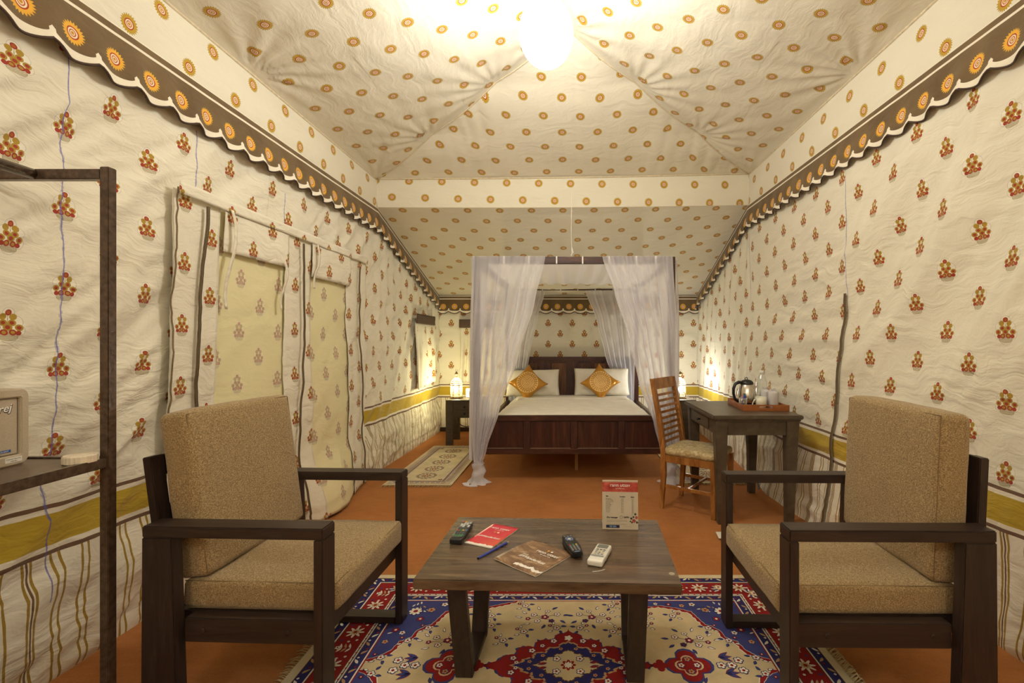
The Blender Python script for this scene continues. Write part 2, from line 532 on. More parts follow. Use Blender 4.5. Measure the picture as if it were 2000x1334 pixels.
# ---- ceiling
ceil = struct(empty('ceiling'))
def star(p, ties, amp=.012):
    """folds radiating from the points where the roof is tied"""
    d = 0
    for (a, b, k, ph, L) in ties:
        du, dv = p[0] - a, p[1] - b
        r = math.hypot(du, dv); th = math.atan2(dv, du)
        d += amp * math.sin(k * th + ph) * math.exp(-r / L) * min(1, r / .08)
    return d
HT = (.36, .70)                 # tie positions along each hip
def hip_sag(q):
    """q = 0 at the eave corner, 1 at the apex"""
    ks = (0.0,) + HT + (1.0,)
    for a, b in zip(ks, ks[1:]):
        if q <= b: return .030 * math.sin(PI * (q - a) / (b - a))
    return 0.0
def roof_side(left):
    xe, ze, be = (XL, ZEL, BL) if left else (XR, ZER, BR)
    sl = math.hypot(xe - APX, APZ - ze)
    ties = [(be + (APY - be) * q, sl * q, 17, 1.0 + q, .30) for q in HT] + [(2.69 if left else 2.93, 0, 15, .5, .35), (be, 0, 19, 1, .4), (APY, sl, 13, 2, .3), (1.2, 0, 15, 0, .35)]
    def P(s, t_):
        s2 = s
        Ye = lerp(YF, be, s2); Yr = lerp(YF, APY, s2)
        Y = lerp(Ye, Yr, t_); X = lerp(xe, APX, t_); z = lerp(ze, APZ, t_)
        fade = sstep(0, .05, t_) * sstep(0, .05, 1 - t_) * sstep(0, .03, 1 - s)
        n = .030 * math.sin(PI * t_) + (1 - s)*0
        d = star((Y, t_ * sl), ties, .016) + .012 * nz(Y * 1.3, t_ * 2.2, 3) + .007 * (ridge(Y * 3.0 + t_ * 2, t_ * 6 - Y * 2, 5) - .5)
        sag = hip_sag(t_) * math.exp(-(1 - s) * 5.5 / .35)
        return (X, Y, z - n * fade + d * fade * .8 - sag)
    return grid('roof_panel', 330, 110, P, lambda s, t_: (lerp(lerp(YF, be, s), lerp(YF, APY, s), t_), t_ * sl), M_SUN, ceil, flip=left)
roof_side(True); roof_side(False)
# back hip panel
hl = math.hypot(4.56 - APY, APZ - 2.85)
def hip(s, t_):
    ex, ey, ez = lerp(XL, XR, s), lerp(BL, BR, s), lerp(ZEL, ZER, s)
    X, Y, z = lerp(ex, APX, t_), lerp(ey, APY, t_), lerp(ez, APZ, t_)
    fade = sstep(0, .04, s) * sstep(0, .04, 1 - s) * sstep(0, .04, t_) * (1 - t_ * .6)
    edge = min(s, 1 - s) * 2
    d = .036 * math.exp(-edge / .45) * (ridge(X * 7 + .3 * t_, t_ * .7, 2) - .5) + .007 * (ridge(X * 3, t_ * 4, 8) - .5)
    sag = hip_sag(t_) * math.exp(-min(s, 1 - s) * 3.6 * (1 - t_) / .3) + .05 * math.sin(PI * t_) * math.sin(PI * s)
    return (X, Y - d * fade, z - sag * (1 if fade > 0 else 1) + d * fade)
grid('hip_panel', 220, 90, hip, lambda s, t_: (lerp(lerp(XL, XR, s), APX, t_), t_ * hl + .05), M_SUN, ceil)
# cross beam face
def beam(s, t_):
    X, Y = lerp(XL, XR, s), lerp(BL, BR, s)
    zt, zb = lerp(ZEL, ZER, s), lerp(2.515, 2.61, s)
    return (X, Y - .012 * math.sin(PI * t_) - .006 * (ridge(X * 4, t_ * 1.5, 3) - .5) * sstep(0, .1, t_) * sstep(0, .1, 1 - t_), lerp(zb, zt, t_) - .012 * math.sin(s * PI) * 1)
grid('beam_panel', 160, 14, beam, lambda s, t_: (lerp(XL, XR, s), lerp(2.515, 2.80, t_) + s * .09), M_SUNB, ceil)
ll = math.hypot(YB - 4.56, 2.56 - ZBK)
def lean(s, t_):
    X = lerp(XL, XR, s); Y = lerp(lerp(BL, BR, s), YB, t_); z = lerp(lerp(2.515, 2.61, s), ZBK, t_)
    sg = .05 * math.sin(PI * t_) * math.sin(PI * s)
    return (X, Y, z - sg - .012 * (1 - t_) * math.sin(PI * s) + .008 * (ridge(X * 2.5, t_ * 5, 6) - .5) * math.sin(PI * s) * sstep(0, .1, t_))
grid('lean_to_panel', 140, 80, lean, lambda s, t_: (lerp(XL, XR, s), -t_ * ll), M_SUN, ceil, flip=True)
# hem cords along hips and eaves
bm = bmesh.new()
for left in (True, False):
    xe, ze, be = (XL, ZEL, BL) if left else (XR, ZER, BR)
    tube(bm, [(xe, lerp(YF, be, k / 60), ze - .002 + .004 * nz(k, 3)) for k in range(61)], .009, 7)
    tube(bm, [(lerp(xe, APX, q), lerp(be, APY, q), lerp(ze, APZ, q) - hip_sag(q) - .002) for q in [k / 50 for k in range(51)]], .006, 6)
    tube(bm, [(xe, be, ze), (xe, be, ZVL if left else ZVR)], .012, 7)
tube(bm, [(lerp(XL, XR, k / 60), lerp(BL, BR, k / 60) - .004, lerp(ZEL, ZER, k / 60) - .012 * math.sin(PI * k / 60)) for k in range(61)], .008, 7)
from_bm('seam_cord', bm, M_HEM, ceil, smooth=True)
# sun-printed strips between valance and eave
for k, left in ((1, True), (2, False)):
    xe, ze, zv, be = (XL, ZEL, ZVL, BL) if left else (XR, ZER, ZVR, BR)
    sg = 1 if left else -1
    def P(s, t_):
        Y = lerp(YF, be, s)
        return (xe + sg * (.016 * math.sin(PI * t_) * .6 + .010 * nz(Y * 2, t_ * 2) * math.sin(PI * t_)), Y, lerp(zv - .03, ze, t_))
    struct(grid('trim_%d' % k, 260, 14, P, lambda s, t_: (lerp(YF, be, s), lerp(0, ze - zv + .03, t_) + .04), M_SUN, flip=not left))

# ---- scalloped valances
def valance(name, path, nrm, length, dslope=0.0):
    """path(u)->(x,y,ztop) of the top edge, u = metres along it"""
    n = int(length / .013)
    def drop(u):
        f = (u / PITCH) % 1.0
        return .214 + .028 * (1 - abs(2 * f - 1) ** 2.2)
    def off(u, v):
        k = (v / .24)
        return .014 + .015 * k * k * math.sin(2 * PI * u / PITCH + 1.2) + .022 * k * nz(u * 2.3, 1) + .024 * k
    NV = 12
    def P(s, t_):
        u = s * length; x, y, z = path(u); v = t_ * drop(u)
        o = off(u, v)
        return (x + nrm[0] * o, y + nrm[1] * o, z - v)
    g = grid(name, n, NV, P, lambda s, t_: (s * length, t_ * drop(s * length)), M_VAL)
    bm = bmesh.new()
    tube(bm, [P(k / n, 1.0) for k in range(n + 1)], .0050, 6)
    from_bm('piping', bm, M_PIPE, g, smooth=True)
    return struct(g)
def pathL(u):
    Y = YF + u
    return (XL, Y, side_top(Y, True) + .003)
def pathR(u):
    Y = YF + u + .03
    return (XR, Y, side_top(Y, False) + .003)
valance('trim_3', pathL, (1, 0), YB - YF)
valance('trim_4', pathR, (-1, 0), YB - YF)
valance('trim_5', lambda u: (XL + u, YB - .02, ZBK - .01), (0, -1), XR - XL)

# ---- doorway in the left wall
M_DOOR = m_wall('door_cotton', 2.22, 1.62, band=False, crk=1.0)
M_NET = m_wall('door_net', 2.62, 1.60, fade=.45, base=(.76, .70, .42), band=False, crk=.35)
door = struct(empty('door_1'))
def cloth_patch(name, y0, y1, z0, z1, off, mat, parent, wave=.006, amp2=0.0, uo=0.0, bulge=None, seed=0, thick=True):
    nu, nv = max(4, int((y1 - y0) / .02)), max(4, int((z1 - z0) / .025))
    def P(s, t_):
        Y, z = lerp(y0, y1, s), lerp(z0, z1, t_)
        b = bulge(Y, z) if bulge else 0
        e = .006 * nz(z * 3, seed) if s in (0.0, 1.0) else 0
        return (max(wl_x(Y, z), wl_x(Y, z) * .5 + lerp(XL, -1.88, 1 - z / 2.5) * .5) + off + wave * nz(Y * 5, z * 2.2, seed) + amp2 * nz(Y * 2, z * 1.1, seed + 5) + b, Y + e + amp2 * .8 * nz(z * 1.7, seed + 2), z)
    o = grid(name, nu, nv, P, lambda s, t_: (lerp(y0, y1, s) + uo, lerp(z0, z1, t_)), mat, parent)
    if thick:
        md = o.modifiers.new('thick', 'SOLIDIFY'); md.thickness = .003; md.offset = 0
    return o, P
def bulge(Y, z): return .13 * math.exp(-((Y - 3.45) / .38) ** 2) * (1 - sstep(0, .55, z)) + .05 * math.exp(-((Y - 3.45) / .5) ** 2) * sstep(1.5, .6, z)
cloth_patch('net_panel', 2.34, 3.20, .02, 1.93, .014, M_NET, door, .004, 0, bulge=bulge, seed=1)
cloth_patch('net_panel', 3.205, 3.98, .02, 1.93, .014, M_NET, door, .004, 0, uo=.13, bulge=bulge, seed=2)
strips = [(2.154, 2.44, 0), (2.99, 3.29, .11), (3.82, 4.16, .19)]
for k, (a, b, uo) in enumerate(strips):
    cloth_patch('door_flap', a, b, .015, 1.955, .026 + .004 * (k > 0), M_DOOR, door, .008, .010 if k else .004, uo=uo, bulge=bulge, seed=7 + k)
cloth_patch('rolled_flap', 2.45, 3.0, 1.72, 1.945, .045, M_DOOR, door, .006, .004, uo=.05, seed=11)
cloth_patch('rolled_flap', 3.27, 3.84, 1.70, 1.945, .045, M_DOOR, door, .006, .004, uo=.21, seed=12)
# stitched band over the door
cloth_patch('door_lintel', 2.154, 4.17, 1.93, 1.985, .052, M_DOOR, door, .004, 0, uo=.4, seed=13)
def ribbon_zip(name, Y0, zt, zb, wob, parent, left=True, wid=.017, off=.052):
    g = []
    def c(z):
        k = 1 - z / 2
        return Y0 + wob * (math.sin(z * 3.4 + Y0 * 3) * .6 + .3 * nz(z * 2.4, Y0)) * sstep(0, .4, k + .2)
    fx = (lambda Y, z: wl_x(Y, z) + off + bulge(Y, z)) if left else (lambda Y, z: wr_x(Y, z) - off)
    n = 90
    def P(s, t_):
        z = lerp(zb, zt, t_); Y = c(z) + (s - .5) * wid
        x = fx(c(z), z) + (1 if left else -1) * (.003 * (1 - abs(2 * s - 1)))
        return (x, Y, z)
    o = grid(name, 4, n, P, lambda s, t_: (s, t_), M_ZIP, parent)
    md = o.modifiers.new('thick', 'SOLIDIFY'); md.thickness = .004; md.offset = 0
    bm = bmesh.new()
    for sd in (-.3, .3):
        tube(bm, [(fx(c(lerp(zb, zt, q / n)), lerp(zb, zt, q / n)) + (1 if left else -1) * .005, c(lerp(zb, zt, q / n)) + sd * wid, lerp(zb, zt, q / n)) for q in range(n + 1)], .0022, 5)
    z_ = from_bm('zip_teeth', bm, simple('zip_teeth', (.11, .075, .04), .5), o, smooth=True)
    return o
ribbon_zip('zip', 2.315, 1.915, .05, .030, door)
ribbon_zip('zip', 3.13, 1.90, .05, .055, door, wid=.014, off=.062)
ribbon_zip('zip', 4.0, 1.88, .05, .050, door, wid=.014, off=.062)
bm = bmesh.new()   # corded edge of the outer flap
tube(bm, [(wl_x(2.16, z) + .045, 2.158 + .006 * nz(z * 14, 3), z) for z in [1.96 - k * .02 for k in range(96)]], .0035, 6)
from_bm('edge_cord', bm, M_ZIP, door, smooth=True)
M_TIE = simple('cotton_tie', (.74, .68, .55), .9)
for (y, z0, z1, wv) in ((2.475, 1.94, 1.42, .02), (3.30, 1.93, 1.62, .01), (2.93, 1.75, 1.45, .01)):
    def P(s, t_, y=y, z0=z0, z1=z1, wv=wv):
        z = lerp(z0, z1, t_)
        return (wl_x(y, z) + .065 + .01 * math.sin(t_ * 5), y + wv * math.sin(t_ * 6) + (s - .5) * .022, z)
    o = grid('tie_strap', 2, 24, P, lambda s, t_: (s, t_), M_TIE, door)
    md = o.modifiers.new('thick', 'SOLIDIFY'); md.thickness = .002
# zip in the right wall
zr = ribbon_zip('zipper', 3.04, 1.56, .05, .004, None, left=False, wid=.020, off=.014)
tag(zr, 'long brown zipper running down the right tent wall behind the armchair', 'zipper')

# ---- gathered window curtains (left wall and back wall)
M_PELM = simple('pelmet_brown', (.10, .065, .045), .9, nscale=60)
M_CURT = m_wall('window_cotton', .10, .80, band=False, crk=.6)
def window_curtain(along, a, b, zt, zb, off, label):
    e = empty('window_curtain', (0, 0, 0))
    def pos(u, d, z):
        return (XL + off + d, u, z) if along == 'Y' else (u, YB - off - d, z)
    def P(s, t_):
        z = lerp(zt - .10, zb, t_); k = sstep(0, .5, t_)
        u = lerp(a, b, s) + .012 * math.sin(t_ * 3 + s * 9) * k
        d = .02 + (.022 * k + .006) * math.sin(s * 2 * PI * 4.3 + .8 * t_) + .02 * t_
        return pos(u, d, z + .02 * s * t_ * 2)
    o = grid('curtain_cloth', 70, 36, P, lambda s, t_: (lerp(0, (b - a) * 1.15, s), lerp(zt - .1, zb, t_)), M_CURT, e)
    md = o.modifiers.new('thick', 'SOLIDIFY'); md.thickness = .003
    def Q(s, t_): return pos(lerp(a - .01, b + .01, s), .045 + .004 * nz(s * 6, t_ * 2), lerp(zt, zt - .115, t_))
    o = grid('pelmet', 24, 6, Q, lambda s, t_: (s, t_), M_PELM, e)
    md = o.modifiers.new('thick', 'SOLIDIFY'); md.thickness = .006
    return tag(e, label, 'curtain')
window_curtain('Y', 5.46, 6.18, 1.575, .69, .01, 'gathered printed window curtain with brown pelmet on the left tent wall')
window_curtain('X', -1.50, -1.05, 1.555, .68, .01, 'gathered printed window curtain with brown pelmet on the back wall above the lantern')

# ================================================================== furniture materials
M_DARK = m_wood('espresso_wood', [(.3, (.018, .010, .008)), (.55, (.034, .021, .016)), (.75, (.060, .039, .029))], .42, (2, 22, 22))
M_DARKV = m_wood('espresso_wood_upright', [(.3, (.018, .010, .008)), (.55, (.034, .021, .016)), (.75, (.060, .039, .029))], .42, (22, 22, 2))
M_TABLE = m_wood('coffee_table_wood', [(.28, (.036, .020, .012)), (.42, (.082, .052, .032)), (.55, (.125, .083, .050)), (.72, (.21, .145, .085))], .27, (1.1, 11, 5), 1.6, .0006, .5, .25)
M_BED = m_wood('mahogany_wood', [(.3, (.018, .006, .006)), (.52, (.055, .019, .014)), (.75, (.14, .052, .026))], .36, (9, 9, 1.6))
M_BEDH = m_wood('mahogany_rail', [(.3, (.022, .008, .007)), (.52, (.055, .019, .013)), (.75, (.13, .050, .025))], .36, (1.6, 9, 9))
M_DESK = m_wood('taupe_wood', [(.3, (.060, .043, .028)), (.55, (.098, .073, .049)), (.8, (.14, .105, .074))], .38, (9, 1.4, 9), 1.0)
M_CHAIR = m_wood('honey_wood', [(.3, (.13, .042, .009)), (.5, (.30, .120, .028)), (.72, (.52, .25, .075))], .30, (10, 10, 2), 1.4, .0006, .5)
M_NIGHT = m_wood('nightstand_wood', [(.3, (.050, .038, .026)), (.7, (.105, .082, .058))], .4, (2, 12, 12))
M_METAL = simple('bronze_painted_steel', (.095, .062, .042), .24, .25, nscale=60, namt=.35, bump=.0016, spec=.6)
t = NT('tweed_upholstery'); v = t.obj()
a = t.noise(t.map(v, (230, 230, 230)), 1, 2, .8); b = t.noise(v, 9, 3); c_ = t.noise(t.map(v, (420, 130, 420)), 1, 2, .7)
f = a * .55 + c_ * .45
col = t.ramp(f, [(.36, (.12, .075, .032)), (.5, (.29, .198, .090)), (.64, (.54, .40, .215))])
col = t.mix(b * .22, col, (.40, .29, .15))
t.principled(col, .95, 0, t.bump(f, .8, .0028), .15, **{'Sheen Weight': .2})
M_TWEED = t.mat
M_SEAM = simple('tweed_piping', (.20, .135, .065), .95, nscale=300, namt=.3)
def m_leather():
    return simple('black_plastic', (.012, .012, .013), .35, nscale=200, namt=.2)
M_BLACK = m_leather()
M_WHITEP = simple('white_plastic', (.78, .76, .70), .35, nscale=30, namt=.03)
M_PAPER = simple('paper_edge', (.80, .76, .68), .7, nscale=30, namt=.04)
M_INK = simple('ink', (.03, .022, .018), .6)
M_WPRINT = simple('white_print', (.88, .85, .80), .6, namt=.02)
def rot(z, loc=(0, 0, 0)): return Matrix.Translation(loc) @ Matrix.Rotation(z, 4, 'Z')

# ================================================================== armchairs
def armchair(loc, rz, W, L, cf, lean, label):
    """front plane at x=0, depth L towards -x"""
    e = empty('armchair', loc, rz); tag(e, label, 'armchair')
    H = .676; T = .036; A = .072
    for sd in (-1, 1):
        y0, y1 = (-W / 2, -W / 2 + A) if sd < 0 else (W / 2 - A, W / 2)
        box('armrest', (-L, y0, H - T), (0, y1, H), M_DARK, e, .004)
        box('front_leg', (-.030, y0, .0125), (0, y1, H - T), M_DARKV, e, .003)
        bm = bmesh.new()
        prism(bm, [(-L - .004, .0), (-L + .118, .0), (-L + .096, H - T), (-L, H - T)], 'y', y0 + (.0 if sd < 0 else .03), y1 - (.03 if sd < 0 else 0), .003)
        from_bm('rear_leg', bm, M_DARKV, e, auto=True)
        box('floor_rail', (-L + .119, y0 + .004, .0125), (-.031, y1 - .004, .040), M_DARK, e, .003)
        ys = (y0 + .030, y1) if sd < 0 else (y0, y1 - .030)
        r_ = box('side_rail', (-L + .112, ys[0], .300), (-.031, ys[1], .377), M_DARK, e, .003)
        yo = ys[0] if sd < 0 else ys[1]
        for xx in (-L + .17, -.13):
            bm = bmesh.new(); lathe(bm, [(.009, 0), (.009, .0015), (.006, .003), (.0, .003)], 12)
            for q in bm.verts: q.co = Vector((xx + q.co.x, yo + sd * (q.co.z), .338 + q.co.y))
            from_bm('screw_plug', bm, M_DARK, r_)
    box('front_rail', (-.055, -W / 2 + A + .001, .300), (-.028, W / 2 - A - .001, .377), M_DARK, e, .003)
    box('rear_rail', (-L + .02, -W / 2 + A + .001, .300), (-L + .05, W / 2 - A - .001, .377), M_DARK, e, .003)
    box('seat_board', (-L + .052, -W / 2 + A + .001, .345), (-.056, W / 2 - A - .001, .376), M_DARK, e, .002)
    th = math.atan2(lean, .54)
    # back frame: two stiles, a top rail and slats, leaning
    B = Matrix.Translation((-cf - .105, 0, .38)) @ Matrix.Rotation(-th * 1.0, 4, 'Y')
    hw = W / 2 - A - .004
    for sd in (-1, 1):
        ya, yb = (-hw, -hw + .05) if sd < 0 else (hw - .05, hw)
        box('back_stile', (-.050, ya, -.07), (-.020, yb, .50), M_DARKV, e, .003, B)
    box('back_rail', (-.048, -hw + .051, .43), (-.022, hw - .051, .498), M_DARK, e, .003, B)
    for z in (.10, .27):
        box('back_slat', (-.046, -hw + .051, z), (-.024, hw - .051, z + .06), M_DARK, e, .003, B)
    # cushions
    d = cf + .09
    sc_ = rbox('seat_cushion', (d / 2, hw, .046), .018, M_TWEED, e, Matrix.Translation((-d / 2 + .004, 0, .424)), 12, (.004, .003, .012), .0035, seed=3)
    bk = Matrix.Translation((-cf - .052, 0, .476)) @ Matrix.Rotation(-th, 4, 'Y') @ Matrix.Translation((0, 0, .27))
    bc = rbox('back_cushion', (.049, hw - .002, .272), .022, M_TWEED, e, bk, 12, (.012, .004, .006), .004, seed=11)
    # seams
    bm = bmesh.new()
    x0, x1 = .003, -d + .01
    for zz in (.468, .381):
        tube(bm, [(x0 - .006, -hw + .008, zz), (x0 - .006, hw - .008, zz)], .0018, 5)
        for sy in (-1, 1): tube(bm, [(x0 - .008, sy * (hw - .006), zz), (x1, sy * (hw - .006), zz)], .0018, 5)
    from_bm('seam', bm, M_SEAM, sc_)
    bm = bmesh.new()
    for sy in (-1, 1):
        tube(bm, [bk @ Vector((.046, sy * (hw - .009), q)) for q in (-.262, 0, .262)], .0018, 5)
    tube(bm, [bk @ Vector((.045, sy, .264)) for sy in (-hw + .01, 0, hw - .01)], .0018, 5)
    from_bm('seam', bm, M_SEAM, bc)
    return e
armchair((-.738, 1.785, 0), math.radians(-2.2), .69, .575, .425, .075, 'dark framed tweed armchair standing to the left of the coffee table')
armchair((.676, 1.765, 0), math.radians(179.3), .67, .625, .490, .025, 'dark framed tweed armchair standing to the right of the coffee table')

# ================================================================== coffee table and what lies on it
TZ = .45
TR = math.radians(-2.35)
ct = empty('coffee_table', (-.063, 1.849, 0), TR)
tag(ct, 'low dark wooden coffee table with slanting board legs between the armchairs', 'table')
top = box('tabletop', (-.450, -.283, TZ - .036), (.450, .283, TZ), M_TABLE, ct, .004)
bm = bmesh.new(); lathe(bm, [(.0105, 0), (.0105, .0008), (.009, .0014), (0, .0014)], 20, (.428, -.210, TZ))
from_bm('screw_plug', bm, simple('pale_plug', (.36, .30, .21), .5), top)
bm = bmesh.new(); tube(bm, [(.155 + .045 * q, -.205 + .018 * q * q, TZ + .0003) for q in [k / 8 for k in range(9)]], .0009, 5)
from_bm('scratch', bm, M_PAPER, top)
for sx, xc in ((-1, -.315), (1, .312)):
    bm = bmesh.new()     # one slanted board per leg, joined by a floor rail
    w_ = .032
    leg = [(-.245, TZ - .0365), (-.215, TZ - .0365), (-.103, .0145), (-.133, .0145)]
    prism(bm, leg, 'x', xc - w_, xc + w_, .002); from_bm('leg', bm, M_DARKV, ct, auto=True)
    bm = bmesh.new()
    prism(bm, [(-a, b) for a, b in leg], 'x', xc - w_, xc + w_, .002); from_bm('leg', bm, M_DARKV, ct, auto=True)
    box('floor_rail', (xc - w_ + .001, -.102, .0145), (xc + w_ - .001, .102, .040), M_DARK, ct, .002)

def quad_frame(c4):
    """origin, matrix with x along bottom edge (c0->c1), y along c0->c3"""
    c0, c1, c2, c3 = [Vector((*c, 0)) for c in c4]
    u = (c1 - c0 + c2 - c3) / 2; v = (c3 - c0 + c2 - c1) / 2
    ctr = (c0 + c1 + c2 + c3) / 4
    ang = math.atan2(u.y, u.x)
    return ctr, u.length, v.length, ang
# red booklet
def m_red():
    t = NT('red_cover'); v = t.obj(); s = t.node('ShaderNodeSeparateXYZ'); t.link(v, s.inputs[0])
    x, y = E(t, s.outputs[0]), E(t, s.outputs[1])
    g = x * 3.2 - y * 2.0 + t.noise(v, 14, 3) * .5 + .2
    c = t.ramp(g, [(.2, (.62, .012, .05)), (.6, (.66, .045, .05)), (1.0, (.74, .17, .04))])
    edge = t.noise(t.map(v, (70, 2, 1)), 1, 4, .7) * .030 - .105
    c = t.mix(y.lt(edge), c, (.85, .80, .74))
    t.principled(c, .35, 0, None, .5); return t.mat
def m_brown():
    t = NT('brown_cover'); v = t.obj()
    n = t.noise(t.map(v, (11, 22, 1), (0, 0, -.35)), 1, 6, .7, 1.2)
    c = t.ramp(n, [(.35, (.14, .070, .032)), (.5, (.24, .135, .07)), (.6, (.42, .27, .15)), (.68, (.66, .50, .34))])
    s = t.node('ShaderNodeSeparateXYZ'); t.link(v, s.inputs[0]); x, y = E(t, s.outputs[0]), E(t, s.outputs[1])
    sw = t.noise(t.map(v, (26, 5, 1)), 1, 4, .7) * .05 - .110 + x * .05
    c = t.mix((y - sw).abs().lt(.007) * x.gt(-.02), c, (.86, .82, .76))
    t.principled(c, .38, 0, None, .5); return t.mat
def booklet(name, ctr, wd, dp, ang, cover, curl, label):
    e = empty(name, (ctr.x, ctr.y, TZ + .0005), ang); tag(e, label, 'booklet')
    def P(z0):
        def f(s, t_):
            return ((s - .5) * wd, (t_ - .5) * dp, z0 + curl * (s ** 2 * .7 * (1 - t_) * .0 + sstep(.35, 1, s) * sstep(.3, 0, abs(t_ - .15)) * .0 + math.sin(PI * t_) * .4 * (1 - s) + .35 * sstep(.5, 1, 1 - s) * (1 - t_)))
        return f
    o = grid('pages', 14, 14, P(.0015), lambda s, t_: (s, t_), M_PAPER, e)
    md = o.modifiers.new('thick', 'SOLIDIFY'); md.thickness = .0028; md.offset = 0
    o = grid('cover', 14, 14, P(.0036), lambda s, t_: (s, t_), cover, e)
    md = o.modifiers.new('thick', 'SOLIDIFY'); md.thickness = .0008; md.offset = 0
    return e
ctr, wd, dp, ang = quad_frame([(-.408, 1.868), (-.308, 1.817), (-.2005, 2.005), (-.3285, 2.056)])
rb = booklet('booklet', ctr, wd, dp, ang, m_red(), 0.0, 'red and orange booklet with white lettering beside the green-keyed remote')
Zt = .0050
text('lettering', 'rann utsav', .0225, M_WPRINT, rb, Matrix.Translation((-.052, .060, Zt)), 0, bold=.0002)
text('lettering', 'the white rann', .0075, M_WPRINT, rb, Matrix.Translation((-.022, .048, Zt)))
text('lettering', '#Wanderlust', .0185, M_WPRINT, rb, Matrix.Translation((-.052, -.030, Zt)), .35, bold=.0002)
for px, cc in ((-.006, (.62, .34, .05)), (.010, (.8, .7, .5))):
    bm = bmesh.new(); lathe(bm, [(.0055, 0), (.0045, .0004), (0, .0004)], 9, (px, .027, Zt)); from_bm('emblem', bm, simple('emblem', cc, .6), rb)
# brown magazine
ctr, wd, dp, ang = quad_frame([(-.278, 1.716), (-.0685, 1.616), (.011, 1.736), (-.166, 1.912)])
mb = booklet('magazine', ctr, .205, .215, math.radians(-38.0), m_brown(), .010, 'brown magazine with white lettering lying in the middle of the coffee table')
Zt = .0078
text('lettering', 'rann utsav', .0250, M_WPRINT, mb, Matrix.Translation((-.020, .030, Zt)), 0, bold=.0002)
text('lettering', 'the white rann', .008, M_WPRINT, mb, Matrix.Translation((.010, .018, Zt)))
text('lettering', "Let's", .0130, M_WPRINT, mb, Matrix.Translation((-.045, -.016, Zt)), .3)
text('lettering', '#Wanderlust', .0225, M_WPRINT, mb, Matrix.Translation((-.048, -.036, Zt)), .35, bold=.0002)
for px, cc in ((.020, (.70, .38, .05)), (.036, (.8, .75, .65))):
    bm = bmesh.new(); lathe(bm, [(.0055, 0), (.0045, .0004), (0, .0004)], 9, (px, .058, Zt)); from_bm('emblem', bm, simple('emblem', cc, .6), mb)
# pen
a = Vector((-.330, 1.730, TZ + .0048)); b = Vector((-.236, 1.872, TZ + .0048)); d = (b - a)
pen = tag(empty('pencil', a, math.atan2(d.y, d.x)), 'slim blue pencil lying between the red booklet and the brown magazine', 'pencil')
Ln = d.length
bm = bmesh.new(); tube(bm, [(0, 0, 0), (Ln - .013, 0, 0)], .0044, 6); from_bm('barrel', bm, simple('blue_lacquer', (.035, .055, .36), .25), pen)
bm = bmesh.new(); tube(bm, [(Ln - .013, 0, 0), (Ln - .003, 0, 0), (Ln, 0, 0)], [.0042, .0015, .0006], 8); from_bm('tip', bm, simple('bare_wood_tip', (.6, .5, .35), .5), pen, smooth=True)
bm = bmesh.new(); tube(bm, [(-.004, 0, 0), (.0, 0, 0)], .0043, 8); from_bm('end_cap', bm, M_BLACK, pen)

# remotes ------------------------------------------------------------------
def M2(x, y, z): return Matrix.Translation((x, y, z))
KW = simple('white_key', (.62, .62, .62), .5); KR = simple('red_key', (.55, .03, .02), .5); KG = simple('green_key', (.02, .26, .08), .5)
KY = simple('yellow_key', (.65, .45, .03), .5); KB = simple('blue_key', (.16, .22, .42), .4); KD = simple('dark_key', (.06, .06, .065), .5); KGR = simple('grey_key', (.25, .25, .25), .5)
r1 = tag(empty('tv_remote', (-.440, 1.945, TZ + .0005), math.radians(-3)), 'black remote with many small keys at the left edge of the coffee table', 'remote control')
rbox('body', (.0245, .092, .011), .006, M_BLACK, r1, M2(0, 0, .0115), 6)
bm = bmesh.new(); bx(bm, (-.021, -.070, .0224), (.021, .086, .0232), .0004); from_bm('faceplate', bm, simple('faceplate_grey', (.14, .16, .14), .5), r1)
rows = 12
for j in range(rows):
    for i in range(4):
        m = random.choice([KW, KW, KGR, KD]) if j > 6 else KD
        if j == 0: m = KG
        if j == 4: m = (KR, KG, KY, KB)[i]
        if j == 11: m = (KR, KY, KGR, KGR)[i]
        x = -.0165 + i * .0108; y = -.062 + j * .0125
        box('key', (x, y, .0232), (x + .0082, y + .0078, .0252), m, r1, 0)
r2 = tag(empty('tv_remote', (.014, 1.812, TZ + .0045), math.radians(15)), 'black curved set-top remote leaning on the brown magazine corner', 'remote control')
bm = bmesh.new()
prof = []
for k in range(21):
    q = k / 20; y = -.083 + .166 * q
    wdt = .0245 * (.80 + .32 * math.sin(PI * min(1, q * .8 + .12)) ** 2) if q > .02 else .016
    if q > .95: wdt *= .82
    if q in (0,): wdt = .017
    prof.append((y, wdt))
pts = [(w_, y) for y, w_ in prof] + [(-w_, y) for y, w_ in prof[::-1]]
prism(bm, pts, 'z', .0005, .020, .004); from_bm('body', bm, M_BLACK, r2, auto=True)
for j in range(7):
    for i in range(3):
        m = KD if j > 3 else KGR
        x = -.0125 + i * .0125; y = -.060 + j * .0115
        if j == 4: m = (KR, KG, KY)[i]
        if j == 5 or j == 6: continue
        bm = bmesh.new(); lathe(bm, [(.0042, 0), (.0038, .0018), (0, .002)], 10, (x, y, .0196)); from_bm('key', bm, KGR if j < 4 else m, r2, smooth=True)
for k in range(8):
    a_ = 2 * PI * k / 8; x, y = .013 * math.cos(a_), .040 + .015 * math.sin(a_)
    bm = bmesh.new(); lathe(bm, [(.0045, 0), (.004, .0018), (0, .002)], 10, (x, y, .0196)); from_bm('key', bm, KB, r2, smooth=True)
bm = bmesh.new(); lathe(bm, [(.007, 0), (.006, .0018), (0, .002)], 14, (0, .040, .0196)); from_bm('key', bm, KW, r2, smooth=True)
for x in (-.012, 0, .012): box('key', (x - .0035, .064, .0196), (x + .0035, .069, .0214), KGR, r2, 0)
box('maker_plate', (-.010, -.076, .0198), (.010, -.070, .0203), KB, r2, 0)
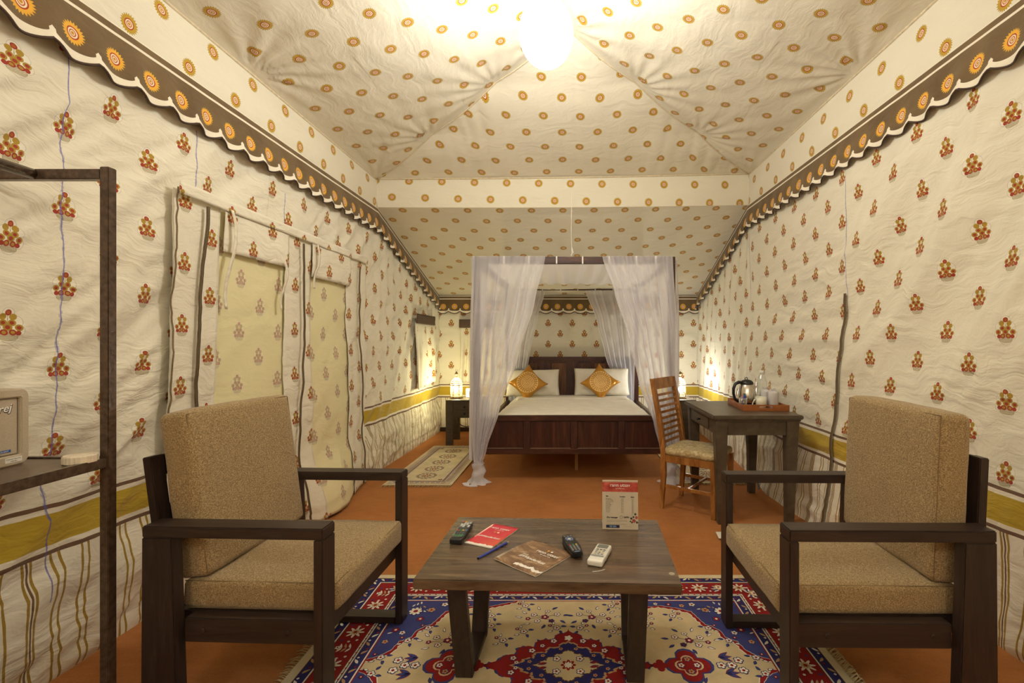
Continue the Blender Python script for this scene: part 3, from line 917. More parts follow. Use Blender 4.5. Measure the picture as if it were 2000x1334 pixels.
r3 = tag(empty('air_conditioner_remote', (.116, 1.738, TZ + .0005), math.radians(-19)), 'white air conditioner remote with grey display on the right of the coffee table', 'remote control')
rbox('body', (.029, .073, .0115), .008, M_WHITEP, r3, M2(0, 0, .012), 6)
box('keypad', (-.0235, -.040, .0232), (.0235, .066, .0240), simple('pale_keypad', (.62, .60, .52), .5), r3, .0003)
box('display', (-.020, .032, .0240), (.020, .062, .0246), simple('lcd', (.16, .17, .15), .2), r3, .0003)
box('slider', (-.0235, -.040, .0240), (.0235, -.028, .0246), KGR, r3, .0003)
for j in range(4):
    for i in range(3):
        x = -.0165 + i * .0125; y = -.022 + j * .0125
        box('key', (x, y, .0240), (x + .009, y + .0045, .0256), KD if j == 3 else simple('amber_key', (.55, .42, .2), .5) if (i + j) % 3 == 0 else KGR, r3, 0)

# tent card ------------------------------------------------------------------
tc = tag(empty('tent_card', (.221, 2.004, TZ + .0005), math.radians(-3.0)), 'printed price card with red heading standing upright on the coffee table', 'sign')
tl = math.radians(5)
Mc = Matrix.Rotation(-tl, 4, 'X')
M_CARD = simple('card_stock', (.60, .52, .40), .55, nscale=12, namt=.05)
box('front_panel', (-.076, 0, 0), (.076, .0022, .205), M_CARD, tc, 0, Mc)
box('back_panel', (-.076, .074, 0), (.076, .0762, .205), M_CARD, tc, 0, Matrix.Translation((0, -.0013, 0)) @ Matrix.Translation((0, .075, 0)) @ Matrix.Rotation(math.radians(16), 4, 'X') @ Matrix.Translation((0, -.075, 0)))
t = NT('red_watercolour'); v = t.obj()
t.principled(t.ramp(t.noise(v, 22, 4, .6), [(.38, (.36, .030, .022)), (.55, (.52, .075, .05)), (.7, (.58, .20, .12))]), .5); M_REDW = t.mat
Mf = Mc @ Matrix.Rotation(PI / 2, 4, 'X')
def cardrect(name, x0, y0, x1, y1, mat, d=.0004):
    return box(name, (x0, y0, 0), (x1, y1, d), mat, tc, 0, Mf)
cardrect('heading_band', -.076, .156, .076, .199, M_REDW)
def ct_text(s, x, y, size, mat=M_INK, sh=0, al='LEFT', bold=0): return text('lettering', s, size, mat, tc, Mf @ M2(x, y, .0007), sh, al, .0001, bold)
ct_text('rann utsav', 0, .178, .0205, M_WPRINT, 0, 'CENTER', .0001)
ct_text('the white rann', 0, .168, .0065, M_WPRINT, 0, 'CENTER')
ct_text('Spa', -.061, .136, .0072, bold=.0003); ct_text('Duration', -.002, .134, .0066, bold=.0003); ct_text('Rates', .045, .133, .0066, bold=.0003)
names = ['Back massage', 'Full body massage', 'Head and shoulder', 'Steam bath', 'Foot massage', 'Herbal wrap', 'Face pack', 'Body scrub', 'Hot stone', 'Aroma oil']
for k, n_ in enumerate(names):
    ct_text(n_, -.061, .1265 - k * .0062, .0042)
    ct_text('45 min', .004, .1255 - k * .0062, .0042); ct_text('999/-', .049, .1245 - k * .0062, .0042)
ct_text('Dry massage', -.058, .047, .0090, sh=.25, bold=.0003); ct_text('2499/-', .014, .047, .0100, bold=.0004)
bm = bmesh.new(); tube(bm, [Mf @ Vector((.004 + .0055 * math.cos(a_), .0505 + .0055 * math.sin(a_), .0006)) for a_ in [k * PI / 8 for k in range(17)]], .0005, 5, False); from_bm('emblem', bm, M_INK, tc)
for k in range(4): cardrect('text_line', -.058, .0385 - k * .0032, .030 - (k == 3) * .03, .0394 - k * .0032, simple('grey_ink', (.30, .25, .18), .6), .0002)
for k in range(3): cardrect('text_line', -.058, .0225 - k * .0032, .026 - (k == 2) * .04, .0234 - k * .0032, simple('grey_ink', (.30, .25, .18), .6), .0002)
cardrect('logo_plate', -.060, .006, -.003, .018, simple('navy_plate', (.02, .015, .05), .4))
text('lettering', 'YEP SPA', .0085, simple('pale_blue_print', (.25, .45, .75), .5), tc, Mf @ M2(-.0315, .0092, .0006), 0, 'CENTER', .0001, .0003)
ct_text('rann riders', .036, .010, .0062, simple('faint_ink', (.42, .35, .25), .6), 0, 'CENTER')
M_ROSE = simple('rose_print', (.45, .10, .07), .6, nscale=120, namt=.4); M_LEAFP = simple('leaf_print', (.035, .04, .03), .6)
for (x, y, r, m) in ((.058, .036, .010, M_ROSE), (.069, .050, .008, M_ROSE), (.050, .030, .005, M_LEAFP), (.047, .046, .006, M_LEAFP), (.064, .064, .006, M_LEAFP), (.071, .030, .006, M_LEAFP), (.056, .052, .005, M_LEAFP), (.043, .034, .004, M_LEAFP)):
    bm = bmesh.new()
    n = 12; vs = [bm.verts.new(Mf @ Vector((x + r * (1 + .3 * math.cos(5 * 2 * PI * k / n)) * .8 * math.cos(2 * PI * k / n), y + r * .8 * math.sin(2 * PI * k / n), .0006))) for k in range(n)]
    bm.faces.new(vs); from_bm('flower_print' if m is M_ROSE else 'leaf_print', bm, m, tc)

# ================================================================== canopy bed
BX0, BX1, BY0, BY1 = -.815, .918, 4.19, 6.36
BC = (BX0 + BX1) / 2
bed = tag(empty('canopy_bed', (BC, 0, 0)), 'dark mahogany four-poster bed with a canopy frame in front of the back wall', 'bed')
hw = (BX1 - BX0) / 2
PW = .028
for x in (-hw, hw):
    for y in (BY0, BY1):
        box('post', (x - PW, y - PW, 0), (x + PW, y + PW, 1.94), M_BED, bed, .003)
M_STRAP = simple('white_strap', (.80, .78, .74), .8)
for nm, y in (('front', BY0), ('rear', BY1)):
    r_ = box('canopy_rail', (-hw - PW, y - PW, 1.9405), (hw + PW, y + PW, 2.0), M_BEDH, bed, .003)
    for x in ([-.62, -.40, -.155, .075, .31, .55, .72]):
        bm = bmesh.new(); bx(bm, (x - .006, y - PW - .003, 1.937), (x + .006, y + PW + .003, 2.004), .001); from_bm('strap', bm, M_STRAP, r_)
for x in (-hw, hw):
    box('canopy_rail', (x - PW, BY0 + PW + .001, 1.9405), (x + PW, BY1 - PW - .001, 2.0), M_BEDH, bed, .003)
# footboard
fb = box('footboard', (-hw + PW + .001, BY0 + .005, .262), (hw - PW - .001, BY0 + .030, .585), M_BEDH, bed, .002)
box('top_rail', (-hw + PW + .001, BY0 - .018, .545), (hw - PW - .001, BY0 + .034, .592), M_BEDH, fb, .004)
box('bottom_rail', (-hw + PW + .001, BY0 - .014, .250), (hw - PW - .001, BY0 + .034, .300), M_BEDH, fb, .004)
sp = (2 * hw - 2 * PW) / 4
for k in range(5):
    x = -hw + PW + sp * k
    xa, xb = max(x - .028, -hw + PW + .001), min(x + .028, hw - PW - .001)
    box('stile', (xa, BY0 - .014, .3005), (xb, BY0 + .006, .5445), M_BED, fb, .003)
M_WORN = simple('worn_edge', (.34, .24, .16), .6)
for k in range(4):
    x = -hw + PW + sp * k
    m_ = m_wood('mahogany_panel', [(.3, (.020 + .006 * (k % 2), .007, .006)), (.52, (.050, .017, .012)), (.75, (.12 + .03 * (k % 3 == 1), .042, .020))], .34, (14, 9, 1.2))
    box('panel', (x + .034, BY0 - .006, .306), (x + sp - .034, BY0 + .004, .539), m_, fb, .003)
    box('worn_bead', (x + .034, BY0 - .008, .3015), (x + sp - .034, BY0 - .005, .305), M_WORN, fb, 0)
# headboard
hb = box('headboard', (-hw + PW + .001, BY1 - .012, .30), (hw - PW - .001, BY1 + .012, 1.00), M_BED, bed, .002)
box('top_rail', (-hw + PW + .001, BY1 - .030, .985), (hw - PW - .001, BY1 + .020, 1.045), M_BEDH, hb, .004)
widths = [.20, .17, .24, .06, .24, .17, .20]
x = -.64 - .0
tot = sum(widths)
x = -tot / 2 - .02
for k, wd_ in enumerate(widths):
    if k == 3:
        box('stile', (x - .05, BY1 - .034, .50), (x + .11, BY1 - .0125, .984), M_BED, hb, .003); x += wd_ + .02; continue
    dk = (1.0, .6, 1.5, 1, .75, 1.7, .9)[k]
    m_ = m_wood('headboard_panel', [(.3, (.020 * dk, .007 * dk, .006)), (.52, (.095 * dk, .036 * dk, .020)), (.75, (.24 * dk, .095 * dk, .04))], .34, (12, 9, 1.2))
    box('panel', (x + .008, BY1 - .024, .52), (x + wd_ - .008, BY1 - .0125, .955), m_, hb, .003); x += wd_ + .006
for sx in (-1, 1):
    box('stile', (sx * (hw - .075) - .045, BY1 - .030, .45), (sx * (hw - .075) + .045, BY1 - .0125, .984), M_BED, hb, .003)
    x = sx * (hw - .0)
    box('side_rail', (min(x - sx * .030, x + sx * .010), BY0 + PW + .004, .29), (max(x - sx * .030, x + sx * .010), BY1 - PW - .004, .47), M_BED, bed, .003)
for k in range(9):
    y = BY0 + .12 + k * .245
    box('slat', (-hw + .031, y, .40), (hw - .031, y + .07, .418), M_CHAIR, bed, .001)
box('centre_beam', (BC - BC - .03 + .03, BY0 + .05, .340), (.06, BY1 - .05, .3995), M_BED, bed, .002)
box('support_leg', (.012, 4.57, 0), (.042, 4.60, .3395), simple('pale_pine', (.42, .22, .07), .6), bed, .002)
# mattress with sheet
M_SHEET = None
t = NT('white_sheet'); v = t.obj()
n = t.noise(t.map(v, (3, 1.2, 3)), 1, 4, .6); n2 = t.noise(v, 9, 4, .6)
t.principled(t.ramp(n2, [(.3, (.76, .71, .62)), (.7, (.84, .80, .71))]), .85, 0, t.bump(n + n2 * .3, .7, .02), .2); M_SHEET = t.mat
mt = rbox('mattress', (.735, 1.035, .095), .05, M_SHEET, None, M2(BC - .005, 5.262, .458) @ Matrix.Rotation(-.018, 4, 'X'), 18, (0, 0, .018), .006, seed=4)
tag(mt, 'white sheeted mattress lying in the canopy bed', 'mattress')
# folded-back sheet line near pillows
def fold(s, t_):
    X = lerp(-.72, .72, s) + BC - .005; 
    return (X, 5.70 - .10 * t_ + .01 * nz(X * 3, 2), .563 - .004 + .016 * math.sin(PI * t_) * (1 + .4 * nz(X * 4, 1)) - .06 * max(0, abs(s - .5) * 2 - .9) / .1)
fo = grid('sheet_fold', 60, 8, fold, lambda s, t_: (s, t_), M_SHEET, mt)
# pillows
def pillow(name, w_, h_, d_, mat, seed, label, cat, group=None, pinch=.10, wr=.006):
    NU = 30; vs = []; fs = []
    def pos(s, t_, side):
        u, v_ = 2 * s - 1, 2 * t_ - 1
        pu = 1 - pinch * (1 - abs(v_) ** 1.0) * .0 - pinch * (abs(u) ** 3) * (1 - v_ * v_) ** 1
        x = u * w_ / 2 * (1 - pinch * (1 - v_ * v_) * .35 * abs(u) ** 3 * 1.0)
        z = v_ * h_ / 2 * (1 - pinch * (1 - u * u) * .35 * abs(v_) ** 3 * 1.0)
        k = ((1 - u ** 4) * (1 - v_ ** 4)) ** .55
        y = side * d_ / 2 * k
        n_ = wr * nz(x * 7, z * 7, seed + side) * min(1, 3 * k) + wr * .8 * math.sin(18 * (abs(u) + abs(v_)) + seed) * (abs(u * v_)) ** 2 * k
        return (x, y + side * n_, z)
    for side in (-1, 1):
        for j in range(NU + 1):
            for i in range(NU + 1): vs.append(pos(i / NU, j / NU, side))
    N1 = (NU + 1) ** 2
    for sd in (0, 1):
        for j in range(NU):
            for i in range(NU):
                a_ = sd * N1 + j * (NU + 1) + i; q = (a_, a_ + 1, a_ + NU + 2, a_ + NU + 1)
                fs.append(q if sd == 0 else q[::-1])
    me = bpy.data.meshes.new(name); me.from_pydata(vs, [], fs)
    bm = bmesh.new(); bm.from_mesh(me); bmesh.ops.remove_doubles(bm, verts=bm.verts, dist=.0002); bm.to_mesh(me); bm.free()
    o = link(name, me, mat, None, True)
    tag(o, label, cat, group); return o
M_PIL = t = None
t = NT('pillow_cotton'); v = t.obj()
n = t.noise(v, 6, 5, .6); t.principled(t.ramp(n, [(.3, (.74, .69, .59)), (.7, (.84, .80, .71))]), .85, 0, t.bump(n, .7, .02), .2); M_PIL = t.mat
p = pillow('pillow', .72, .37, .15, M_PIL, 1, 'white pillow leaning on the headboard at the right of the bed', 'pillow'); p.location = (.435, 6.17, .722); p.rotation_euler = (math.radians(-20), 0, 0)
p = pillow('pillow', .70, .36, .15, M_PIL, 5, 'white pillow leaning on the headboard at the left of the bed', 'pillow'); p.location = (-.465, 6.17, .708); p.rotation_euler = (math.radians(-20), math.radians(-1), 0)
t = NT('gold_satin'); v = t.obj(); s = t.node('ShaderNodeSeparateXYZ'); t.link(v, s.inputs[0])
x, y = E(t, s.outputs[0]), E(t, s.outputs[2]); r = t.m('SQRT', x * x + y * y)
an = t.m('ARCTAN2', y, x)
rings = t.m('SINE', r * 2 * PI / .018).gt(.1) * r.lt(.088)
pet = (t.m('SINE', an * 26.0) * .5 + t.m('SINE', r * 420.0) * .5).gt(.25) * r.gt(.088) * r.lt(.128)
ring2 = (r - .132).abs().lt(.003)
m_ = rings.max(pet).max(ring2)
c = t.mix(m_ * .9, (.50, .225, .018), (.92, .70, .34))
nn = t.noise(v, 11, 3)
t.principled(c, t.m('SUBTRACT', .38, m_ * -.2), .35, t.bump(nn * 1.0 + m_ * .08, .8, .03), .6); M_GOLD = t.mat
p = pillow('cushion', .37, .37, .12, M_GOLD, 3, 'gold satin cushion with a round mandala on the right pillow', 'cushion', pinch=.5); p.location = (.405, 5.985, .728); p.rotation_euler = (math.radians(-22), math.radians(45), 0)
p.rotation_euler = (Matrix.Rotation(math.radians(-22), 4, 'X') @ Matrix.Rotation(math.radians(43), 4, 'Y')).to_euler()
p = pillow('cushion', .37, .37, .12, M_GOLD, 8, 'gold satin cushion with a round mandala on the left pillow', 'cushion', pinch=.5); p.location = (-.515, 5.985, .718)
p.rotation_euler = (Matrix.Rotation(math.radians(-22), 4, 'X') @ Matrix.Rotation(math.radians(47), 4, 'Y')).to_euler()

# ---- sheer curtains
def m_sheer(name, op, col=(.94, .935, 1.0)):
    t = NT(name)
    tr = t.node('ShaderNodeBsdfTransparent'); tr.inputs[0].default_value = (1, 1, 1, 1)
    df = t.node('ShaderNodeBsdfDiffuse'); df.inputs[0].default_value = (*col, 1)
    tl = t.node('ShaderNodeBsdfTranslucent'); tl.inputs[0].default_value = (*col, 1)
    m1 = t.node('ShaderNodeMixShader'); m1.inputs[0].default_value = .5; t.link(df.outputs[0], m1.inputs[1]); t.link(tl.outputs[0], m1.inputs[2])
    lw = t.node('ShaderNodeLayerWeight'); lw.inputs[0].default_value = .45
    f = E(t, lw.outputs[1]) * .55 + op
    f = t.m('MINIMUM', f, .97)
    m2 = t.node('ShaderNodeMixShader'); t.link(f.s, m2.inputs[0]); t.link(tr.outputs[0], m2.inputs[1]); t.link(m1.outputs[0], m2.inputs[2])
    t.link(m2.outputs[0], t.out.inputs[0]); return t.mat
M_SHEER = m_sheer('sheer_voile', .54); M_VOILE = m_sheer('bunched_voile', .9)
def sheer(name, y, zt, zb, xl, xr, n, amp, seed, label, ybow=.0, group=None):
    NU, NV = n * 12, 46
    def P(s, t_):
        z = lerp(zb, zt, t_)
        a_, b_ = interp(xl, z), interp(xr, z)
        wdt = abs(b_ - a_)
        s2 = s + .018 * math.sin(2 * PI * n * s * .5 + seed) * (1 - abs(2 * s - 1))
        x = lerp(a_, b_, s2)
        ph = 2 * PI * n * s + 1.8 * nz(s * 5, z * .6, seed)
        A = amp * (.35 + .65 * sstep(zt, zt - .5, z)) * (.6 + .5 * nz(s * 9, seed)) + .004
        return (x + .3 * A * math.cos(ph) * min(1, wdt * 3), y + A * math.sin(ph) + ybow * math.sin(PI * t_), z)
    o = grid(name, NU, NV, P, lambda s, t_: (s, t_), M_SHEER)
    tag(o, label, 'curtain', group)
    return o
def knot(parent, x, y, seed, spread):
    """curtain end wound round the post foot"""
    bm = bmesh.new(); rings = []
    seg = 28; zs = [.205, .19, .175, .16, .14, .12, .10, .08, .06, .04, .02, .003]
    for k, z in enumerate(zs):
        r0 = [.036, .040, .048, .052, .055, .053, .056, .058, .055, .060, .070, .085 + spread][k]
        ring = []
        for q in range(seg):
            a_ = 2 * PI * q / seg
            r = r0 + .008 * math.sin(z * 260 + a_ * 1.0 + seed) + .010 * nz(a_ * 1.6 + seed, z * 22) + (.018 * math.sin(a_ * 6 + seed) * (k > 9))
            ring.append(bm.verts.new((x + r * math.cos(a_), y + r * math.sin(a_), z + .004 * nz(a_, k))))
        rings.append(ring)
    for a_, b_ in zip(rings, rings[1:]):
        for q in range(seg): bm.faces.new((a_[q], b_[q], b_[(q + 1) % seg], a_[(q + 1) % seg]))
    o = from_bm('knotted_end', bm, M_VOILE, parent, smooth=True)
    return o
cl = sheer('bed_curtain', BY0 - .055, 2.0, .19,
      [(.17, -.832), (.4, -.848), (.65, -.864), (1.1, -.868), (1.6, -.852), (2.0, -.845)],
      [(.17, -.760), (.29, -.722), (.65, -.61), (1.1, -.452), (1.6, -.30), (2.0, -.204)], 6, .034, 3, 'white sheer curtain draped from the left front corner of the canopy bed')
knot(cl, -.795, BY0 - .02, 1, .01)
bm = bmesh.new(); prism(bm, [(-.93, BY0 - .06), (-.87, BY0 - .03), (-.86, BY0 - .12), (-.80, BY0 - .10), (-.78, BY0 - .14), (-.84, BY0 - .15), (-.90, BY0 - .12)], 'z', .001, .010, .002); from_bm('frayed_hem', bm, M_VOILE, cl)
cr = sheer('bed_curtain', BY0 - .055, 2.0, .19,
      [(.17, .868), (.305, .80), (.535, .742), (.89, .61), (1.28, .52), (1.69, .398), (2.0, .294)],
      [(.17, .948), (.65, .965), (1.1, .962), (2.0, .915)], 7, .036, 8, 'white sheer curtain draped from the right front corner of the canopy bed')
knot(cr, .900, BY0 - .02, 4, .01)
sheer('bed_curtain', BY1 - .06, 1.935, .20, [(.2, -.80), (1.1, -.81), (2.0, -.80)], [(.2, -.72), (1.09, -.52), (1.57, -.41), (1.94, -.31)], 6, .030, 12, 'white sheer curtain at the left rear corner of the canopy bed')
sheer('bed_curtain', BY1 - .06, 1.935, .20, [(.2, .80), (.6, .66), (1.09, .48), (1.5, .38), (1.94, .225)], [(.2, .87), (1.1, .88), (2.0, .87)], 6, .032, 15, 'white sheer curtain at the right rear corner of the canopy bed')
def side_sheer(x, seed, label):
    NU, NV = 60, 40
    def P(s, t_):
        z = lerp(.20, 1.99, t_)
        far = interp([(.17, 4.24), (.5, 4.30), (1.1, 4.55), (2.0, 5.05)], z)
        Y = lerp(4.17, far, s)
        ph = 2 * PI * 6 * s + nz(s * 4, z, seed)
        xx = x * (1 if z > .5 else 1)
        return (xx + .022 * math.sin(ph) * (.4 + .6 * sstep(2, 1.5, z)), Y, z)
    o = grid('bed_side_curtain', NU, NV, P, lambda s, t_: (s, t_), M_SHEER)
    tag(o, label, 'curtain')
side_sheer(BX0 - .045, 2, 'white sheer side curtain hanging along the left side of the bed')
side_sheer(BX1 + .045, 6, 'white sheer side curtain hanging along the right side of the bed')
def top_cloth(s, t_):
    X = lerp(BX0 - .02, BX1 + .02, s); Y = lerp(BY0 + .03, BY1 - .03, t_)
    ph = s * 2 * PI * 11 + 1.3 * nz(s * 8, t_ * 1.5, 3)
    return (X, Y, 2.008 - .035 * math.sin(PI * t_) + .014 * math.sin(ph) * (.3 + math.sin(PI * t_)))
tp = grid('canopy_cloth', 220, 40, top_cloth, lambda s, t_: (s, t_), M_SHEER)
tag(tp, 'white sheer cloth laid in pleats over the top of the canopy frame', 'canopy cloth')
bm = bmesh.new(); tube(bm, [(.03, BY0 + .03, 2.005), (.032, BY0 + .04, 2.06), (.026, BY0 + .06, 2.2), (.03, BY0 + .1, 2.62)], .002, 5)
tube(bm, [(.02, BY0 + .03, 2.02), (.045, BY0 + .035, 2.05), (.03, BY0 + .04, 2.10), (.036, BY0 + .04, 2.03)], .003, 5)
tag(from_bm('canopy_string', bm, M_STRAP), 'thin white string rising from the front canopy rail to the roof', 'string')

# ================================================================== nightstands and lanterns
def nightstand(x, label):
    e = tag(empty('nightstand', (x, 5.66, 0)), label, 'nightstand')
    W_, D_ = .46, .40
    box('top', (-W_ / 2, 0, .520), (W_ / 2, D_, .545), M_NIGHT, e, .003)
    for sx in (-1, 1):
        a, b = (-W_ / 2, -W_ / 2 + .085) if sx < 0 else (W_ / 2 - .085, W_ / 2)
        box('leg', (a, .004, 0), (b, .035, .5195), M_NIGHT, e, .003)
        box('leg', (a, D_ - .04, 0), (b, D_ - .005, .5195), M_NIGHT, e, .003)
        xx = (a, a + .02) if sx < 0 else (b - .02, b)
        box('side_panel', (xx[0], .036, .33), (xx[1], D_ - .041, .5195), M_NIGHT, e, .002)
    box('drawer_case', (-W_ / 2 + .086, .010, .33), (W_ / 2 - .086, D_ - .01, .519), M_NIGHT, e, .002)
    for z0, z1 in ((.432, .497), (.350, .415)):
        d = box('drawer', (-W_ / 2 + .092, .000, z0), (W_ / 2 - .092, .0095, z1), M_NIGHT, e, .002)
        bm = bmesh.new(); lathe(bm, [(.006, 0), (.006, .010), (.012, .016), (.013, .022), (.008, .027), (0, .028)], 14)
        for q in bm.verts: q.co = Vector((q.co.x, -q.co.z, (z0 + z1) / 2 + q.co.y))
        from_bm('knob', bm, simple('dark_knob', (.03, .022, .016), .25, .4), d, smooth=True)
    return e
nightstand(-1.245, 'dark nightstand with two small drawers on the left side of the bed')
nightstand(1.31, 'dark nightstand with two small drawers on the right side of the bed')
M_LAN = simple('lantern_metal', (.28, .20, .10), .4, .5, nscale=80, namt=.4)
M_FILI = simple('lantern_filigree', (.62, .55, .42), .5, .2)
def glow(name, col, st):
    t = NT(name); n = t.node('ShaderNodeEmission'); n.inputs[0].default_value = (*col, 1); n.inputs[1].default_value = st
    t.link(n.outputs[0], t.out.inputs[0]); return t.mat
M_BULB = glow('bulb_light', (1, .90, .55), 60)
def lantern(x, y, label, colr):
    e = tag(empty('lantern', (x, y, .5455), .2), label, 'lantern')
    n = 6; R = .072
    def P(k, r, z): a = 2 * PI * k / n; return (r * math.cos(a), r * math.sin(a), z)
    bm = bmesh.new(); prism(bm, [P(k, R + .010, 0)[:2] for k in range(n)], 'z', 0.004, .018, .002); prism(bm, [P(k, R, 0)[:2] for k in range(n)], 'z', .018, .028, .002)
    from_bm('base', bm, M_LAN, e)
    bm = bmesh.new()
    for k in range(n): lathe(bm, [(.008, 0), (.005, .004)], 8, P(k, R, 0))
    from_bm('feet', bm, M_LAN, e)
    for k in range(n):
        bm = bmesh.new(); tube(bm, [P(k, R, .028), P(k, R, .168)], .0042, 6); from_bm('corner_post', bm, M_LAN, e)
    bm = bmesh.new(); pr = [P(k, R + .004, 0)[:2] for k in range(n)]
    for k in range(n): tube(bm, [P(k, R + .002, .168), P(k + 1, R + .002, .168)], .006, 6)
    from_bm('ring', bm, M_LAN, e)
    for k in range(n):   # pierced side panels: open filigree
        bm = bmesh.new()
        for q in (.17, .5, .83):
            a, b = Vector(P(k, R, .03)), Vector(P(k + 1, R, .03)); p = a.lerp(b, q)
            tube(bm, [p + Vector((0, 0, z)) + (b - a) * .05 * math.sin(z * 120 + q * 6) for z in [j * .0135 for j in range(11)]], .0011, 4)
        for j in range(1, 5):
            a, b = Vector(P(k, R, .03 + j * .028)), Vector(P(k + 1, R, .03 + j * .028)); tube(bm, [a, b], .0009, 4)
        from_bm('side_grille', bm, M_FILI, e)
    prof = [(R + .002, .170), (R * .93, .195), (R * .76, .222), (R * .48, .245), (R * .22, .258), (.008, .266)]
    for k in range(n):
        bm = bmesh.new(); tube(bm, [P(k, r, z) for r, z in prof], .0036, 6); from_bm('dome_rib', bm, M_LAN, e)
    bm = bmesh.new()
    for r, z in prof[1:4]:
        for k in range(n): tube(bm, [P(k, r, z), P(k + 1, r, z)], .0012, 4)
    from_bm('dome_grille', bm, M_FILI, e)
    bm = bmesh.new(); lathe(bm, [(.010, .262), (.012, .268), (.008, .275), (.022, .298), (.024, .303), (.010, .325), (.004, .335), (0, .337)], 6); from_bm('finial', bm, M_LAN, e)
    bm = bmesh.new(); tube(bm, [(.012 * math.cos(a), 0, .345 + .012 * math.sin(a)) for a in [k * PI / 6 for k in range(13)]], .0015, 5, False); from_bm('loop', bm, M_LAN, e)
    bm = bmesh.new(); lathe(bm, [(.010, .028), (.012, .07), (.010, .075)], 10); from_bm('bulb_holder', bm, M_WHITEP, e)
    bm = bmesh.new(); lathe(bm, [(.008, .075), (.018, .09), (.024, .11), (.022, .13), (.012, .145), (0, .149)], 14); from_bm('bulb', bm, glow('bulb_light', colr, 60), e, smooth=True)
    ld = bpy.data.lights.new('lantern_light', 'POINT'); ld.energy = LANTERN_POWER; ld.color = colr; ld.shadow_soft_size = .03
    lo = bpy.data.objects.new('lantern_light', ld); COL.objects.link(lo); lo.parent = e; lo.location = (0, -.0, .215)
    return e
lantern(-1.385, 5.83, 'pierced metal lantern glowing on the left nightstand', (1, .90, .52))
lantern(1.385, 5.83, 'pierced metal lantern glowing on the right nightstand', (.96, .94, .85))
bm = bmesh.new(); tube(bm, [(-1.37, 5.84, .88), (-1.365, 6.2, .98), (-1.35, 6.52, 1.10), (-1.35, 6.53, 1.2)], .0018, 5)
tag(from_bm('lantern_string', bm, M_STRAP), 'thin string from the left lantern up to the back wall', 'string')
sb = tag(empty('socket_box', (-1.20, 5.93, .5455)), 'white switch socket box standing on the left nightstand beside the lantern', 'socket box')
rbox('housing', (.085, .022, .058), .008, M_WHITEP, sb, M2(0, 0, .058), 4)
for x in (-.05, 0, .05):
    s_ = box('switch', (x - .016, -.027, .035), (x + .016, -.0222, .085), simple('switch_white', (.70, .68, .60), .4), sb, .002)
    box('rocker', (x - .007, -.030, .048), (x + .007, -.0275, .072), M_WHITEP, s_, .001)
def cable(name, pts, r, mat, label, cat='cable'):
    bm = bmesh.new()
    P = [Vector(p) for p in pts]; out = []
    for i in range(len(P) - 1):
        p0, p1, p2, p3 = P[max(0, i - 1)], P[i], P[i + 1], P[min(len(P) - 1, i + 2)]
        for k in range(8):
            q = k / 8
            out.append(.5 * ((2 * p1) + (-p0 + p2) * q + (2 * p0 - 5 * p1 + 4 * p2 - p3) * q * q + (-p0 + 3 * p1 - 3 * p2 + p3) * q ** 3))
    out.append(P[-1]); tube(bm, out, r, 7)
    return tag(from_bm(name, bm, mat, smooth=True), label, cat)
cable('lamp_cable', [(-1.12, 5.78, .325), (-1.16, 5.78, .24), (-1.26, 5.80, .20), (-1.36, 5.84, .24), (-1.42, 6.0, .3), (-1.46, 6.3, .35)], .005, M_BLACK, 'black cable looping under the left nightstand')
cable('wall_cable', [(1.64, 4.62, .61), (1.60, 4.30, .50), (1.545, 4.05, .33), (1.56, 3.98, .22), (1.585, 3.96, .10), (1.60, 3.95, .012)], .011, simple('grey_conduit', (.27, .28, .28), .5), 'grey flexible cable hanging on the right wall behind the desk')

# ================================================================== desk
dk = tag(empty('desk', (.976, 3.172, 0)), 'taupe wooden desk with tapered legs standing against the right tent wall', 'desk')
DW, DD = .612, .795
bm = bmesh.new(); bx(bm, (0, 0, .722), (DW, DD, .750), .006); bx(bm, (.012, .012, .708), (DW - .012, DD - .012, .7215), .004)
from_bm('desktop', bm, M_DESK, dk, auto=True)
LW = .086
for (x, sx) in ((.020, 1), (DW - .020 - LW, -1)):
    for (y, sy) in ((.020, 1), (DD - .020 - LW * .85, -1)):
        bm = bmesh.new()
        bx(bm, (x, y, .0), (x + LW, y + LW * .85, .7075), .003, None, 2, (.62, .62, -sx * 0.0 + (.010 * sx), .008 * sy))
        from_bm('leg', bm, M_DESK, dk, auto=True)
box('apron', (.020 + LW + .0005, .030, .612), (DW - .020 - LW - .0005, .050, .7075), M_DESK, dk, .002)
box('apron', (.020 + LW + .0005, DD - .050, .612), (DW - .020 - LW - .0005, DD - .030, .7075), M_DESK, dk, .002)
for x in (.032, DW - .052):
    box('apron', (x, .020 + LW * .85 + .0005, .612), (x + .02, DD - .020 - LW * .85 - .0005, .7075), M_DESK, dk, .002)
dr = box('drawer', (.024, .20, .626), (.0315, .60, .700), M_DESK, dk, .002)
bm = bmesh.new(); lathe(bm, [(.005, 0), (.005, .014), (.012, .018), (.011, .026), (0, .029)], 14)
for q in bm.verts: q.co = Vector((.024 - q.co.z, .40 + q.co.x, .664 + q.co.y))
from_bm('knob', bm, M_BLACK, dr, smooth=True)
